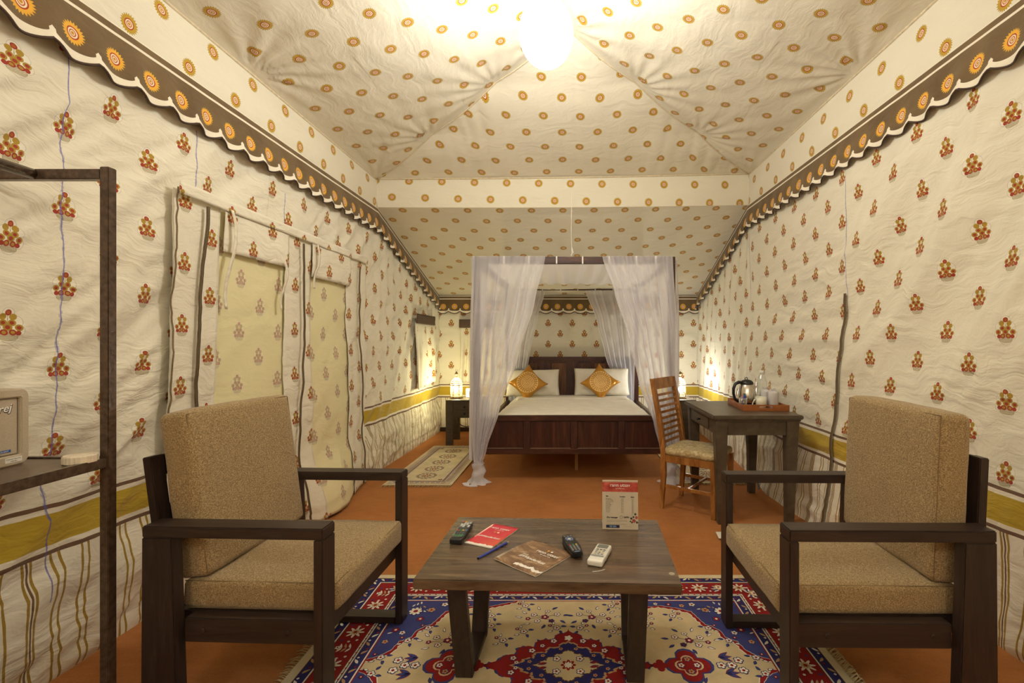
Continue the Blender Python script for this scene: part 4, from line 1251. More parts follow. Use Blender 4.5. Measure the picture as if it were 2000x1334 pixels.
# tray
DZ = .7505
M_TRAY = m_wood('tray_wood', [(.3, (.20, .055, .014)), (.55, (.34, .11, .028)), (.75, (.46, .18, .05))], .35, (2, 12, 12))
ty = tag(empty('serving_tray', (1.255, 3.385, DZ), math.radians(-4)), 'reddish wooden tray with a cut-out handle standing on the desk', 'tray')
TW, TD, TH, tt = .325, .41, .045, .010
box('base', (0, 0, 0), (TW, TD, .008), M_TRAY, ty, .001)
for nm, y in (('front', 0), ('rear', TD - tt)):
    # end wall with a rounded hand hole
    bm = bmesh.new()
    n = 20; cx, cz, hw_, hr = TW / 2, .026, .040, .009
    hole = [(cx + hw_ * (1 if math.cos(a) > 0 else -1) + hr * math.cos(a), cz + hr * math.sin(a)) for a in [2 * PI * (k + .5) / n for k in range(n)]]
    outer = []
    for hx, hz in hole:
        a = math.atan2(hz - cz, hx - cx)
        dx = (TW / 2) / max(1e-6, abs(math.cos(a))); 
        up = (TH - cz) if math.sin(a) > 0 else (cz - .008)
        dz = up / max(1e-6, abs(math.sin(a))); L_ = min(dx, dz); outer.append((cx + L_ * math.cos(a), cz + L_ * math.sin(a)))
    def V(p, yy): return bm.verts.new((p[0], yy, p[1]))
    A0 = [V(p, y) for p in hole]; A1 = [V(p, y + tt) for p in hole]; B0 = [V(p, y) for p in outer]; B1 = [V(p, y + tt) for p in outer]
    corners = {}
    for k in range(n):
        j = (k + 1) % n
        bm.faces.new((A0[k], A0[j], B0[j], B0[k])); bm.faces.new((A1[j], A1[k], B1[k], B1[j])); bm.faces.new((A0[j], A0[k], A1[k], A1[j])); bm.faces.new((B0[k], B0[j], B1[j], B1[k]))
        # square off the corners
        p, q = outer[k], outer[j]
        if abs(p[0] - q[0]) > 1e-4 and abs(p[1] - q[1]) > 1e-4:
            cxn = TW if (p[0] + q[0]) / 2 > cx else 0; czn = TH if (p[1] + q[1]) / 2 > cz else .008
            c0, c1 = V((cxn, czn), y), V((cxn, czn), y + tt)
            bm.faces.new((B0[k], B0[j], c0)); bm.faces.new((B1[j], B1[k], c1)); bm.faces.new((B0[k], c0, c1, B1[k])); bm.faces.new((c0, B0[j], B1[j], c1))
    bmesh.ops.recalc_face_normals(bm, faces=bm.faces)
    from_bm('end_wall', bm, M_TRAY, ty)
for x in (0, TW - tt): box('side_wall', (x, tt + .0005, .0085), (x + tt, TD - tt - .0005, TH - .004), M_TRAY, ty, .002)
TRZ = DZ + .009
# kettle
kt = tag(empty('electric_kettle', (1.372, 3.62, TRZ), math.radians(5)), 'stainless steel electric kettle with a black handle on the desk tray', 'kettle')
M_STEEL = simple('brushed_steel', (.62, .58, .52), .24, 1.0, nscale=20, namt=.08)
bm = bmesh.new(); lathe(bm, [(.060, 0), (.068, .002), (.068, .016), (.060, .020)], 28); from_bm('power_base', bm, M_BLACK, kt, auto=True)
bm = bmesh.new(); lathe(bm, [(.058, .021), (.066, .026), (.070, .055), (.068, .090), (.060, .130), (.050, .158), (.047, .163)], 32); 
bo = from_bm('body', bm, M_STEEL, kt, smooth=True)
bm = bmesh.new(); lathe(bm, [(.048, .1635), (.050, .168), (.046, .180), (.034, .192), (.016, .198), (0, .199)], 28); ld_ = from_bm('lid', bm, M_BLACK, kt, smooth=True)
bm = bmesh.new(); tube(bm, [(-.005 + .010 * math.cos(a), 0, .205 + .010 * math.sin(a)) for a in [k * PI / 7 for k in range(15)]], .0028, 6, False); from_bm('lid_ring', bm, M_BLACK, ld_, smooth=True)
bm = bmesh.new()
tube(bm, [(-.040, 0, .176), (-.066, 0, .178), (-.092, 0, .165), (-.106, 0, .130), (-.106, 0, .090), (-.094, 0, .050), (-.070, 0, .026)], [.013, .013, .012, .0115, .011, .010, .009], 10); from_bm('handle', bm, M_BLACK, kt, smooth=True)
bm = bmesh.new()
prism(bm, [(.040, .150), (.082, .152), (.058, .105)], 'y', -.014, .014, .004); from_bm('spout', bm, M_STEEL, kt, auto=True)
bm = bmesh.new(); prism(bm, [(.0665, .04), (.0725, .045), (.0685, .098), (.0625, .100)], 'y', -.006, .006, .001); from_bm('water_gauge', bm, simple('red_gauge', (.35, .05, .02), .3), kt)
# bottle
def m_clear(name, op=.22, tint=(.9, .92, .92)):
    t = NT(name); tr = t.node('ShaderNodeBsdfTransparent'); tr.inputs[0].default_value = (.93, .95, .95, 1)
    g = t.node('ShaderNodeBsdfGlossy'); g.inputs['Roughness'].default_value = .08; g.inputs[0].default_value = (1, 1, 1, 1)
    d = t.node('ShaderNodeBsdfDiffuse'); d.inputs[0].default_value = (*tint, 1)
    lw = t.node('ShaderNodeLayerWeight'); lw.inputs[0].default_value = .55
    m0 = t.node('ShaderNodeMixShader'); m0.inputs[0].default_value = .4; t.link(g.outputs[0], m0.inputs[1]); t.link(d.outputs[0], m0.inputs[2])
    m = t.node('ShaderNodeMixShader'); f = E(t, lw.outputs[1]) * .8 + op * .5; t.link(t.m('MINIMUM', f, .95).s, m.inputs[0])
    t.link(tr.outputs[0], m.inputs[1]); t.link(m0.outputs[0], m.inputs[2]); t.link(m.outputs[0], t.out.inputs[0]); return t.mat
M_CLEAR = m_clear('clear_plastic')
bt = tag(empty('water_bottle', (1.518, 3.70, TRZ)), 'clear ribbed plastic water bottle with a white cap on the desk tray', 'bottle')
prof = [(.036, 0), (.041, .006)]
for k in range(15): prof.append((.041 - (.0022 if k % 2 else 0), .012 + k * .010))
prof += [(.041, .170), (.040, .178), (.030, .205), (.017, .228), (.0135, .236), (.0135, .246)]
bm = bmesh.new(); lathe(bm, prof, 28); from_bm('bottle_body', bm, M_CLEAR, bt, smooth=True)
bm = bmesh.new(); lathe(bm, [(.018, .240), (.019, .243), (.019, .258), (.017, .262), (0, .262)], 24); from_bm('cap', bm, M_WHITEP, bt, smooth=True)
# mug
mg = tag(empty('mug', (1.432, 3.50, TRZ)), 'cream mug with its handle to the left on the desk tray', 'mug')
M_MUG = simple('cream_glaze', (.74, .72, .58), .25, nscale=8, namt=.03)
bm = bmesh.new(); lathe(bm, [(.030, 0), (.034, .003), (.0385, .04), (.0395, .078), (.037, .078), (.035, .012), (0, .010)], 28); from_bm('cup', bm, M_MUG, mg, smooth=True)
for off in (0, .012):
    bm = bmesh.new(); tube(bm, [(-.036, -.004 + off, .062), (-.052, -.006 + off, .056), (-.064, -.006 + off, .036), (-.066, -.004 + off, .016), (-.058, 0 + off, .002 + .005)], .0042, 8); from_bm('handle', bm, M_MUG, mg, smooth=True)
    break
mg2 = tag(empty('mug', (1.452, 3.60, TRZ), -.25), 'cream mug standing behind the front mug on the tray', 'mug')
for ch in list(mg.children):
    c = ch.copy(); COL.objects.link(c); c.parent = mg2
# wrapped glasses
M_WRAP = m_sheer('plastic_wrap', .68, (.80, .78, .80))
for k, (x, y, h) in enumerate(((1.530, 3.52, .108), (1.498, 3.585, .112))):
    g_ = tag(empty('wrapped_glass', (x, y, TRZ)), ('white wrapped tumbler at the front right corner of the desk tray', 'white wrapped tumbler behind the front one on the desk tray')[k], 'glass')
    bm = bmesh.new(); lathe(bm, [(.028, 0), (.031, .004), (.034, h - .012), (.033, h), (.0, h)], 24); from_bm('tumbler', bm, M_WHITEP, g_, smooth=True)
    bm = bmesh.new()
    seg = 26; rr = []
    for q, (r, z) in enumerate([(.034, .001), (.037, .03), (.038, .07), (.037, h - .004), (.034, h + .006), (.020, h + .012), (.012, h + .016), (.018, h + .028)]):
        rr.append([bm.verts.new(((r + .003 * math.sin(a * 7 + q) + .004 * nz(a, q)) * math.cos(a), (r + .003 * math.sin(a * 7 + q)) * math.sin(a), z + (q > 6) * .006 * math.sin(a * 3))) for a in [2 * PI * j / seg for j in range(seg)]])
    for a_, b_ in zip(rr, rr[1:]):
        for j in range(seg): bm.faces.new((a_[j], a_[(j + 1) % seg], b_[(j + 1) % seg], b_[j]))
    from_bm('wrapper', bm, M_WRAP, g_, smooth=True)
# glass of sachets
gl = tag(empty('sachet_glass', (1.298, 3.50, TRZ)), 'small clear glass holding blue and white sachets in front of the kettle', 'glass')
bm = bmesh.new(); lathe(bm, [(.022, 0), (.026, .003), (.031, .072), (.0295, .072), (.024, .006), (0, .005)], 24); from_bm('tumbler', bm, M_CLEAR, gl, smooth=True)
SAC = (('orange', (.55, .22, .04)), ('red', (.45, .08, .05)), ('green', (.06, .16, .08)), ('white', (.75, .72, .66)), ('blue', (.05, .09, .42)), ('pink', (.60, .35, .36)))
for k in range(6):
    m_ = simple(SAC[k][0] + '_sachet', SAC[k][1], .45)
    a_ = k * 1.05; M_ = Matrix.Translation((.010 * math.cos(a_), .010 * math.sin(a_), .008)) @ Matrix.Rotation(a_ * 1.3, 4, 'Z') @ Matrix.Rotation(.22 * math.sin(k * 2.1), 4, 'Y')
    o_ = box('sachet', (-.008, -.0012, 0), (.008, .0012, .075 + .012 * (k % 3)), m_, None, .0005, M_); o_.location = (1.298, 3.50, TRZ)
    tag(o_, 'slim %s sachet standing in the small clear glass on the tray' % SAC[k][0], 'sachet', 'sachets in the small glass')
# white paper on the floor
t_ = grid('paper_scrap', 8, 8, lambda s, t_: (.945 + .14 * s + .02 * t_, 2.96 + .13 * t_, .0015 + .012 * (1 - s) ** 2 * (1 - t_)), lambda s, t_: (s, t_), M_PAPER)
md = t_.modifiers.new('thick', 'SOLIDIFY'); md.thickness = .001; md.offset = 1
tag(t_, 'small white sheet of paper on the carpet by the desk leg', 'paper')

# ================================================================== desk chair
dc = tag(empty('desk_chair', (.975, 3.56, 0), math.radians(-37)), 'honey brown wooden chair with a slatted back and beige seat beside the desk', 'chair')
HX, HY = .190, .180
def bent(name, pts, wx, wy, parent, mat):
    """square section post through (x,y,z) points"""
    bm = bmesh.new(); rings = []
    for (x, y, z, k) in pts:
        rings.append([bm.verts.new((x + a * wx / 2 * k, y + b * wy / 2 * k, z)) for a, b in ((-1, -1), (1, -1), (1, 1), (-1, 1))])
    for a_, b_ in zip(rings, rings[1:]):
        for j in range(4): bm.faces.new((a_[j], a_[(j + 1) % 4], b_[(j + 1) % 4], b_[j]))
    bm.faces.new(rings[0][::-1]); bm.faces.new(rings[-1])
    return from_bm(name, bm, mat, parent)
for sy in (-1, 1):
    bent('rear_leg', [(-HX - .018, sy * HY, 0, .8), (-HX, sy * HY, .25, 1), (-HX, sy * HY, .42, 1.05), (-HX - .035, sy * HY, .66, 1), (-HX - .095, sy * HY, .965, .9)], .036, .030, dc, M_CHAIR)
    bent('front_leg', [(HX, sy * HY, 0, .8), (HX, sy * HY, .25, .95), (HX, sy * HY, .405, 1.05)], .038, .034, dc, M_CHAIR)
    box('seat_rail', (-HX + .019, sy * HY - .011, .352), (HX - .020, sy * HY + .011, .405), M_CHAIR, dc, .002)
    box('stretcher', (-HX + .016, sy * HY - .008, .16), (HX - .017, sy * HY + .008, .185), M_CHAIR, dc, .002)
for x in (-HX, HX):
    box('seat_rail', (x - .011, -HY + .018, .352), (x + .011, HY - .018, .405), M_CHAIR, dc, .002)
box('stretcher', (-.008, -HY + .009, .165), (.008, HY - .009, .183), M_CHAIR, dc, .002)
def bxp(z): return -HX - lerp(0, .035, (z - .42) / .24) if z < .66 else -HX - lerp(.035, .095, (z - .66) / .305)
tr_ = box('top_rail', (-.012, -HY + .012, 0), (.012, HY - .012, .085), M_CHAIR, dc, .003, Matrix.Translation((bxp(.885), 0, .883)) @ Matrix.Rotation(-.19, 4, 'Y'))
for k in range(9):
    z = .482 + k * .0435
    box('back_slat', (-.008, -HY + .014, 0), (.008, HY - .014, .0195), M_CHAIR, dc, .002, Matrix.Translation((bxp(z), 0, z)) @ Matrix.Rotation(-.17, 4, 'Y'))
t = NT('beige_brocade'); v = t.obj(); n = t.noise(v, 26, 4, .65, 1.5); n2 = t.noise(v, 300, 2)
t.principled(t.ramp(n * .8 + n2 * .2, [(.36, (.30, .22, .10)), (.5, (.46, .36, .19)), (.64, (.62, .51, .31))]), .85, 0, t.bump(n2 + n * .6, .5, .002), .2); M_BROC = t.mat
rbox('seat', (HX + .012, HY + .008, .024), .020, M_BROC, dc, M2(.004, 0, .4295), 10, (.004, .004, .016))

# ================================================================== steel rack with safe
rk = tag(empty('luggage_rack', (0, 0, 0)), 'tall dark bronze steel rack with a shelf against the left tent wall', 'rack')
S = .0285
X1, Y1 = -1.418, 1.452
def tubebox(name, lo, hi, parent=rk): return box(name, lo, hi, M_METAL, parent, .0025)
tubebox('post', (X1 - S, Y1, 0), (X1, Y1 + S, 1.79))
tubebox('post', (X1 - S, .70, 0), (X1, .70 + S, 1.79))
tubebox('post', (-1.865, Y1, 0), (-1.865 + S, Y1 + S, 1.79))
tubebox('post', (-1.865, .70, 0), (-1.865 + S, .70 + S, 1.79))
tubebox('top_rail', (-1.865 + S + .0005, Y1 + .003, 1.752), (X1 - S - .0005, Y1 + S - .001, 1.784))
tubebox('top_rail', (-1.865 + S + .0005, .70 + .003, 1.752), (X1 - S - .0005, .70 + S - .001, 1.784))
bm = bmesh.new(); tube(bm, [(-1.655, .71 + S, 1.768), (-1.655, Y1 + .006, 1.768)], .016, 14); from_bm('hanging_rod', bm, M_METAL, rk, smooth=True)
for z in (.862, .06):
    for x in (X1 - S + .004, -1.862):
        tubebox('shelf_rail', (x, .70 + S + .0005, z), (x + S - .006, Y1 - .0005, z + .030))
    for y in (Y1 + .004, .704): tubebox('shelf_rail', (-1.865 + S + .0005, y, z), (X1 - S - .0005, y + S - .008, z + .030))
M_BOARD = simple('shelf_board', (.10, .062, .038), .3, nscale=40, namt=.3)
box('shelf', (-1.830, .74, .874), (X1 - S - .002, Y1 - .003, .888), M_BOARD, rk, .001)
box('shelf', (-1.830, .74, .072), (X1 - S - .002, Y1 - .003, .086), M_BOARD, rk, .001)
# safe
SW, SD, SH = .360, .235, .223
sf = tag(empty('safe', (-1.616, 1.413 - SW, .8885), PI / 2), 'beige metal safe with a recessed door standing on the rack shelf', 'safe')
M_SAFE = simple('safe_enamel', (.50, .42, .31), .45, nscale=220, namt=.06, bump=.0006)
bm = bmesh.new()
rbox('case', (SW / 2, SD / 2 - .010, SH / 2), .014, M_SAFE, sf, M2(SW / 2, SD / 2 + .012, SH / 2), 6)
bz = bmesh.new()   # raised frame round the recessed door
def rr(x0, z0, x1, z1, r, n=5):
    pts = []
    for cx, cz, a0 in ((x1 - r, z1 - r, 0), (x0 + r, z1 - r, PI / 2), (x0 + r, z0 + r, PI), (x1 - r, z0 + r, 1.5 * PI)):
        for k in range(n + 1): a = a0 + PI / 2 * k / n; pts.append((cx + r * math.cos(a), cz + r * math.sin(a)))
    return pts
O = rr(0, 0, SW, SH, .024); I = rr(.024, .030, SW - .022, SH - .026, .004)
n = len(O)
f0 = [bz.verts.new((p[0], 0, p[1])) for p in O]; f1 = [bz.verts.new((p[0], .022, p[1])) for p in O]
g0 = [bz.verts.new((p[0], 0, p[1])) for p in I]; g1 = [bz.verts.new((p[0], .022, p[1])) for p in I]
for k in range(n):
    j = (k + 1) % n
    bz.faces.new((f0[k], f0[j], g0[j], g0[k])); bz.faces.new((f1[j], f1[k], g1[k], g1[j])); bz.faces.new((f0[j], f0[k], f1[k], f1[j])); bz.faces.new((g0[k], g0[j], g1[j], g1[k]))
bmesh.ops.recalc_face_normals(bz, faces=bz.faces)
es = [e for e in bz.edges if all(abs(v.co.y) < 1e-6 for v in e.verts) and len(e.link_faces) == 2 and abs(e.link_faces[0].normal.dot(e.link_faces[1].normal)) < .5]
bmesh.ops.bevel(bz, geom=es, offset=.0035, segments=3, affect='EDGES')
from_bm('door_frame', bz, M_SAFE, sf, auto=True)
sd_ = box('door', (.026, .008, .032), (SW - .024, .021, SH - .028), M_SAFE, sf, .002)
Ms = Matrix.Rotation(PI / 2, 4, 'X')
M_GREYL = simple('black_outline', (.03, .03, .03), .4)
tm = M2(SW - .041, .0075, .160) @ Ms @ Matrix.Rotation(.12, 4, 'Z')
text('lettering', 'Godrej', .030, M_GREYL, sd_, tm @ M2(.0010, -.0014, 0), .35, 'RIGHT', .0004, .0012)
text('lettering', 'Godrej', .030, M_WPRINT, sd_, tm @ M2(0, 0, .0008), .35, 'RIGHT', .0004, .0003)
bp = box('name_plate', (SW - .078, .0068, .040), (SW - .042, .0078, .0475), simple('blue_plate', (.02, .09, .36), .4), sd_, 0)
text('lettering', 'VOLANT', .0066, M_WPRINT, bp, M2(SW - .060, .0066, .0413) @ Ms, 0, 'CENTER', .0001)
stk = box('sticker', (SW - .062, -.0008, .010), (SW - .020, .0002, .0245), M_PAPER, sf, 0)
text('lettering', 'Customer Care No.', .0045, M_INK, stk, M2(SW - .041, -.0010, .0185) @ Ms, 0, 'CENTER', .0001)
text('lettering', 'Help line', .0045, M_INK, stk, M2(SW - .041, -.0010, .0125) @ Ms, 0, 'CENTER', .0001)
# ridged lid
bm = bmesh.new(); seg = 72; rings = []
for r, z in ((.036, 0), (.0385, .002), (.0385, .021), (.037, .024), (.030, .0245), (0.0, .0245)):
    rings.append([bm.verts.new(((r + (.0014 if (q % 3 == 0 and .001 < z < .022) else 0)) * math.cos(2 * PI * q / seg), (r + (.0014 if (q % 3 == 0 and .001 < z < .022) else 0)) * math.sin(2 * PI * q / seg), z)) for q in range(seg)])
for a_, b_ in zip(rings, rings[1:]):
    for q in range(seg): bm.faces.new((a_[q], a_[(q + 1) % seg], b_[(q + 1) % seg], b_[q]))
bm.faces.new(rings[0][::-1])
lo = from_bm('jar_lid', bm, simple('beige_plastic', (.66, .58, .44), .5), smooth=False)
lo.location = (-1.458, 1.408, .8885)
tag(lo, 'round ribbed beige lid lying on the rack shelf beside the safe', 'lid')

# ================================================================== pendant globe and two added fill globes
def globe_lamp(loc, r, h, power, label, drop):
    pg = tag(empty('pendant_lamp', loc), label, 'lamp')
    t = NT('lit_globe'); n_ = t.node('ShaderNodeEmission'); n_.inputs[0].default_value = (1, .955, .86, 1); n_.inputs[1].default_value = power
    t.link(n_.outputs[0], t.out.inputs[0])
    bm = bmesh.new(); lathe(bm, [(r * math.sin(PI * k / 20), -h * math.cos(PI * k / 20)) for k in range(21)], 40, (0, 0, 0), False)
    from_bm('globe', bm, t.mat, pg, smooth=True)
    bm = bmesh.new(); lathe(bm, [(.030, h - .006), (.034, h - .002), (.034, h + .012), (.012, h + .02)], 16); from_bm('collar', bm, M_WHITEP, pg, smooth=True)
    bm = bmesh.new(); tube(bm, [(0, 0, h + .018), (0, 0, h + .018 + drop)], .004, 6); from_bm('cord', bm, M_WHITEP, pg, smooth=True)
globe_lamp((-.117, 2.5, 2.885), .143, .177, GLOBE_POWER, 'large white glowing oval globe lamp hanging below the tent ridge', .36)
globe_lamp((-.9, -.9, 2.55), .160, .198, FILL_GLOBE_POWER, 'added white oval fill globe hanging out of view in the front left of the tent', .30)  # this and the next are added behind the camera to even out the light
globe_lamp((.9, -.9, 2.55), .160, .198, FILL_GLOBE_POWER, 'added white oval fill globe hanging out of view in the front right of the tent', .35)

# ================================================================== rugs
RC = {'cream': (.64, .54, .35), 'beige': (.60, .475, .28), 'red': (.27, .016, .016), 'navy': (.030, .028, .125), 'white': (.78, .72, .60), 'dark': (.11, .045, .03), 'peach': (.50, .30, .14), 'blue': (.050, .056, .19)}
RM = {}
for k, c in RC.items():
    t = NT('rug_' + k); v = t.obj(); n = t.noise(v, 9, 4, .6); n2 = t.noise(v, 420, 2)
    t.principled(t.ramp(n * .6 + n2 * .4, [(.3, tuple(q * .78 for q in c)), (.7, tuple(min(1, q * 1.16) for q in c))]), .92, 0, t.bump(n2, .5, .0012), .15); RM[k] = t.mat
RK = list(RC)
class Rug:
    def __init__(s, z): s.v = []; s.f = []; s.m = []; s.z = z
    def poly(s, pts, col, layer):
        ar = sum(p[0] * q[1] - q[0] * p[1] for p, q in zip(pts, pts[1:] + pts[:1]))
        if ar < 0: pts = pts[::-1]
        b = len(s.v); s.v += [(p[0], p[1], s.z + layer * .00022) for p in pts]
        s.f.append(tuple(range(b, b + len(pts)))); s.m.append(RK.index(col))
    def rect(s, x0, y0, x1, y1, col, layer): s.poly([(x0, y0), (x1, y0), (x1, y1), (x0, y1)], col, layer)
    def lobed(s, x, y, r, n, depth, col, layer, ph=0, ex=1.0, pw=1, rot=0):
        N = n * 6; pts = []
        for k in range(N):
            a = 2 * PI * k / N
            rr_ = r * (1 - depth + depth * abs(math.cos(n * (a + ph) / 2)) ** pw)
            px, py = rr_ * math.cos(a) * ex, rr_ * math.sin(a)
            pts.append((x + px * math.cos(rot) - py * math.sin(rot), y + px * math.sin(rot) + py * math.cos(rot)))
        s.poly(pts, col, layer)
    def leaf(s, x, y, a, L, wd, col, layer, bend=.25):
        pts = []
        for k in range(7): q = k / 6; pts.append((q * L, wd * math.sin(PI * q ** .8) + bend * L * q * q))
        for k in range(5, 0, -1): q = k / 6; pts.append((q * L, -wd * .6 * math.sin(PI * q) + bend * L * q * q))
        ca, sa = math.cos(a), math.sin(a)
        s.poly([(x + p * ca - q * sa, y + p * sa + q * ca) for p, q in pts], col, layer)
    def oleaf(s, x, y, a, L, wd, col, out, layer, bend=.25):
        s.leaf(x - .004 * math.cos(a), y - .004 * math.sin(a), a, L + .008, wd + .003, out, layer, bend); s.leaf(x, y, a, L, wd, col, layer + 1, bend)
    def flower(s, x, y, r, layer, pet='white', out='navy', cen='red', n=5, ph=0):
        s.lobed(x, y, r * 1.22, n, .28, out, layer, ph, 1, .6); s.lobed(x, y, r, n, .42, pet, layer + 1, ph, 1, .6); s.lobed(x, y, r * .36, 6, .05, cen, layer + 2)
    def stem(s, pts, wd, col, layer):
        L = []; R = []
        for i, p in enumerate(pts):
            a, b = pts[max(0, i - 1)], pts[min(len(pts) - 1, i + 1)]
            d = math.hypot(b[0] - a[0], b[1] - a[1]) or 1; nx, ny = -(b[1] - a[1]) / d * wd, (b[0] - a[0]) / d * wd
            L.append((p[0] + nx, p[1] + ny)); R.append((p[0] - nx, p[1] - ny))
        s.poly(L + R[::-1], col, layer)
    def build(s, name, parent=None):
        me = bpy.data.meshes.new(name); me.from_pydata(s.v, [], s.f)
        for k in RK: me.materials.append(RM[k])
        me.polygons.foreach_set('material_index', s.m)
        return link(name, me, None, parent)
HU, HV = 1.045, .705
rug = tag(empty('area_rug', (0, 1.80, 0)), 'large red, navy and beige floral carpet under the coffee table', 'rug')
box('rug_backing', (-HU, -HV, .0045), (HU, HV, .0085), RM['cream'], rug, .001)
R = Rug(.0088)
for ins, col, ly in ((0, 'cream', 0), (.036, 'dark', 1), (.040, 'navy', 2), (.077, 'white', 3), (.083, 'dark', 4), (.087, 'red', 5), (.190, 'dark', 6), (.193, 'white', 7), (.200, 'navy', 8), (.204, 'white', 9), (.210, 'dark', 10), (.213, 'navy', 11), (.247, 'white', 12), (.253, 'red', 13), (.259, 'beige', 14)):
    R.rect(-HU + ins, -HV + ins, HU - ins, HV - ins, col, ly)
def around(inset, step, fn):
    w_, h_ = HU - inset, HV - inset
    nx, ny = int(round(2 * w_ / step)), int(round(2 * h_ / step))
    for k in range(nx):
        q = -w_ + (k + .5) * 2 * w_ / nx
        fn(q, h_, 0, k); fn(-q, -h_, PI, k)
    for k in range(ny):
        q = -h_ + (k + .5) * 2 * h_ / ny
        fn(w_, -q, -PI / 2, k); fn(-w_, q, PI / 2, k)
def loc(x, y, a, dx, dy): return x + dx * math.cos(a) - dy * math.sin(a), y + dx * math.sin(a) + dy * math.cos(a)
def small_leaves(x, y, a, k):
    up = 1 if k % 2 else -1
    px, py = loc(x, y, a, -.016, -.006 * up); R.leaf(px, py, a + .5 * up, .032, .0075, 'peach' if k % 3 else 'white', 16, .2 * up)
    px, py = loc(x, y, a, .018, .006 * up); R.lobed(px, py, .0055, 4, .3, 'white' if k % 2 else 'red', 16)
around(.058, .058, small_leaves)
around(.229, .052, small_leaves)
around(.202, .030, lambda x, y, a, k: R.lobed(x, y, .0045, 4, .2, 'red', 16))
def border(x, y, a, k):
    if k % 4 == 0:
        for q in range(13):
            aa = a - PI / 2 - 2.2 + q * 4.4 / 12 + PI; px, py = loc(x, y, a, 0, -.012)
            R.leaf(px, py, aa, .044, .0065, 'blue' if q % 2 else 'white', 16 + q % 2, 0)
        R.lobed(*loc(x, y, a, 0, .004), .026, 7, .25, 'peach', 18); R.lobed(*loc(x, y, a, 0, .006), .018, 5, .4, 'white', 19); R.lobed(*loc(x, y, a, 0, .006), .007, 5, .2, 'red', 20)
    elif k % 4 == 2:
        for q in range(3):
            for sd in (-1, 1): R.leaf(*loc(x, y, a, 0, -.028 + q * .018), a + PI / 2 - sd * .9, .030, .006, 'white' if q % 2 == 0 else 'peach', 16 + q, -.2 * sd)
        R.lobed(*loc(x, y, a, 0, .026), .011, 5, .4, 'white', 19); R.lobed(*loc(x, y, a, 0, .026), .004, 5, .2, 'navy', 20)
    else:
        R.lobed(x, y, .040, 8, .62, 'white', 16, 0, 1, 2.0, a); R.lobed(x, y, .018, 8, .4, 'peach', 17); R.lobed(x, y, .008, 6, .2, 'red', 18)
    for (dx, dy) in ((.048, .032), (.050, -.030), (.040, .0)):
        R.lobed(*loc(x, y, a, dx, dy), .0065, 5, .4, 'blue' if dy > 0 else 'white', 16)
around(.1385, .103, border)
FU, FV = HU - .259, HV - .259
spn = [(.250, FV), (.30, FV - .016), (.375, FV - .045), (.43, FV - .035), (.50, FV - .055), (.566, FV - .085), (.60, .265), (.625, .25), (.655, .215), (.66, .175), (.70, .145), (.715, .09), (.745, .06), (FU, .035)]
def offs(path, d): return [(max(0, x - d), max(-.5, y - d)) if i not in (0,) else (x - d * 2, y) for i, (x, y) in enumerate(path)]
def densify(path, amp, n=6):
    out = []
    for i in range(len(path) - 1):
        a, b = path[i], path[i + 1]; L = math.hypot(b[0] - a[0], b[1] - a[1]); nx, ny = (b[1] - a[1]) / L, -(b[0] - a[0]) / L
        m = max(2, int(L / .011))
        for k in range(m):
            q = k / m; bu = amp * abs(math.sin(PI * (len(out)) * .36))
            out.append((a[0] + (b[0] - a[0]) * q + nx * bu, a[1] + (b[1] - a[1]) * q + ny * bu))
    out.append(path[-1]); return out
for sx in (-1, 1):
    for sy in (-1, 1):
        for d, col, ly, am in ((.013, 'white', 15, .010), (.010, 'red', 16, .010), (.0015, 'white', 17, .004), (0, 'blue', 18, .004)):
            pts = densify([(max(.0, x - d), y - d) if 0 < i < len(spn) - 1 else ((x - d, y) if i == 0 else (x, y - d)) for i, (x, y) in enumerate(spn)], am)
            pts = [(min(FU, x), min(FV, y)) for x, y in pts] + [(FU, FV)]
            R.poly([(sx * x, sy * y) for x, y in pts], col, ly)
        # corner flowers on the blue
        for (x, y, r, pet) in ((.70, .36, .030, 'white'), (.66, .30, .016, 'red'), (.63, .37, .018, 'peach'), (.745, .30, .018, 'white'), (.74, .22, .016, 'red'), (.58, .415, .015, 'white'), (.53, .405, .013, 'peach'), (.705, .20, .013, 'white'), (.755, .14, .013, 'peach'), (.47, .415, .012, 'red'), (.41, .42, .010, 'white')):
            R.flower(sx * x, sy * y, r, 20, pet, 'navy', 'red' if pet != 'red' else 'white', 8 if r > .025 else 5)
        for k in range(22):
            q = (k * .618) % 1; x = lerp(.45, .775, q); lim = .43
            y = lerp(FV - .02, .12 + .3 * (1 - q) * 1.0, (k * .37) % 1)
            if x + y * .9 < .93: continue
            R.leaf(sx * x, sy * y, k * 2.4, .022, .005, 'white' if k % 2 else 'peach', 19)
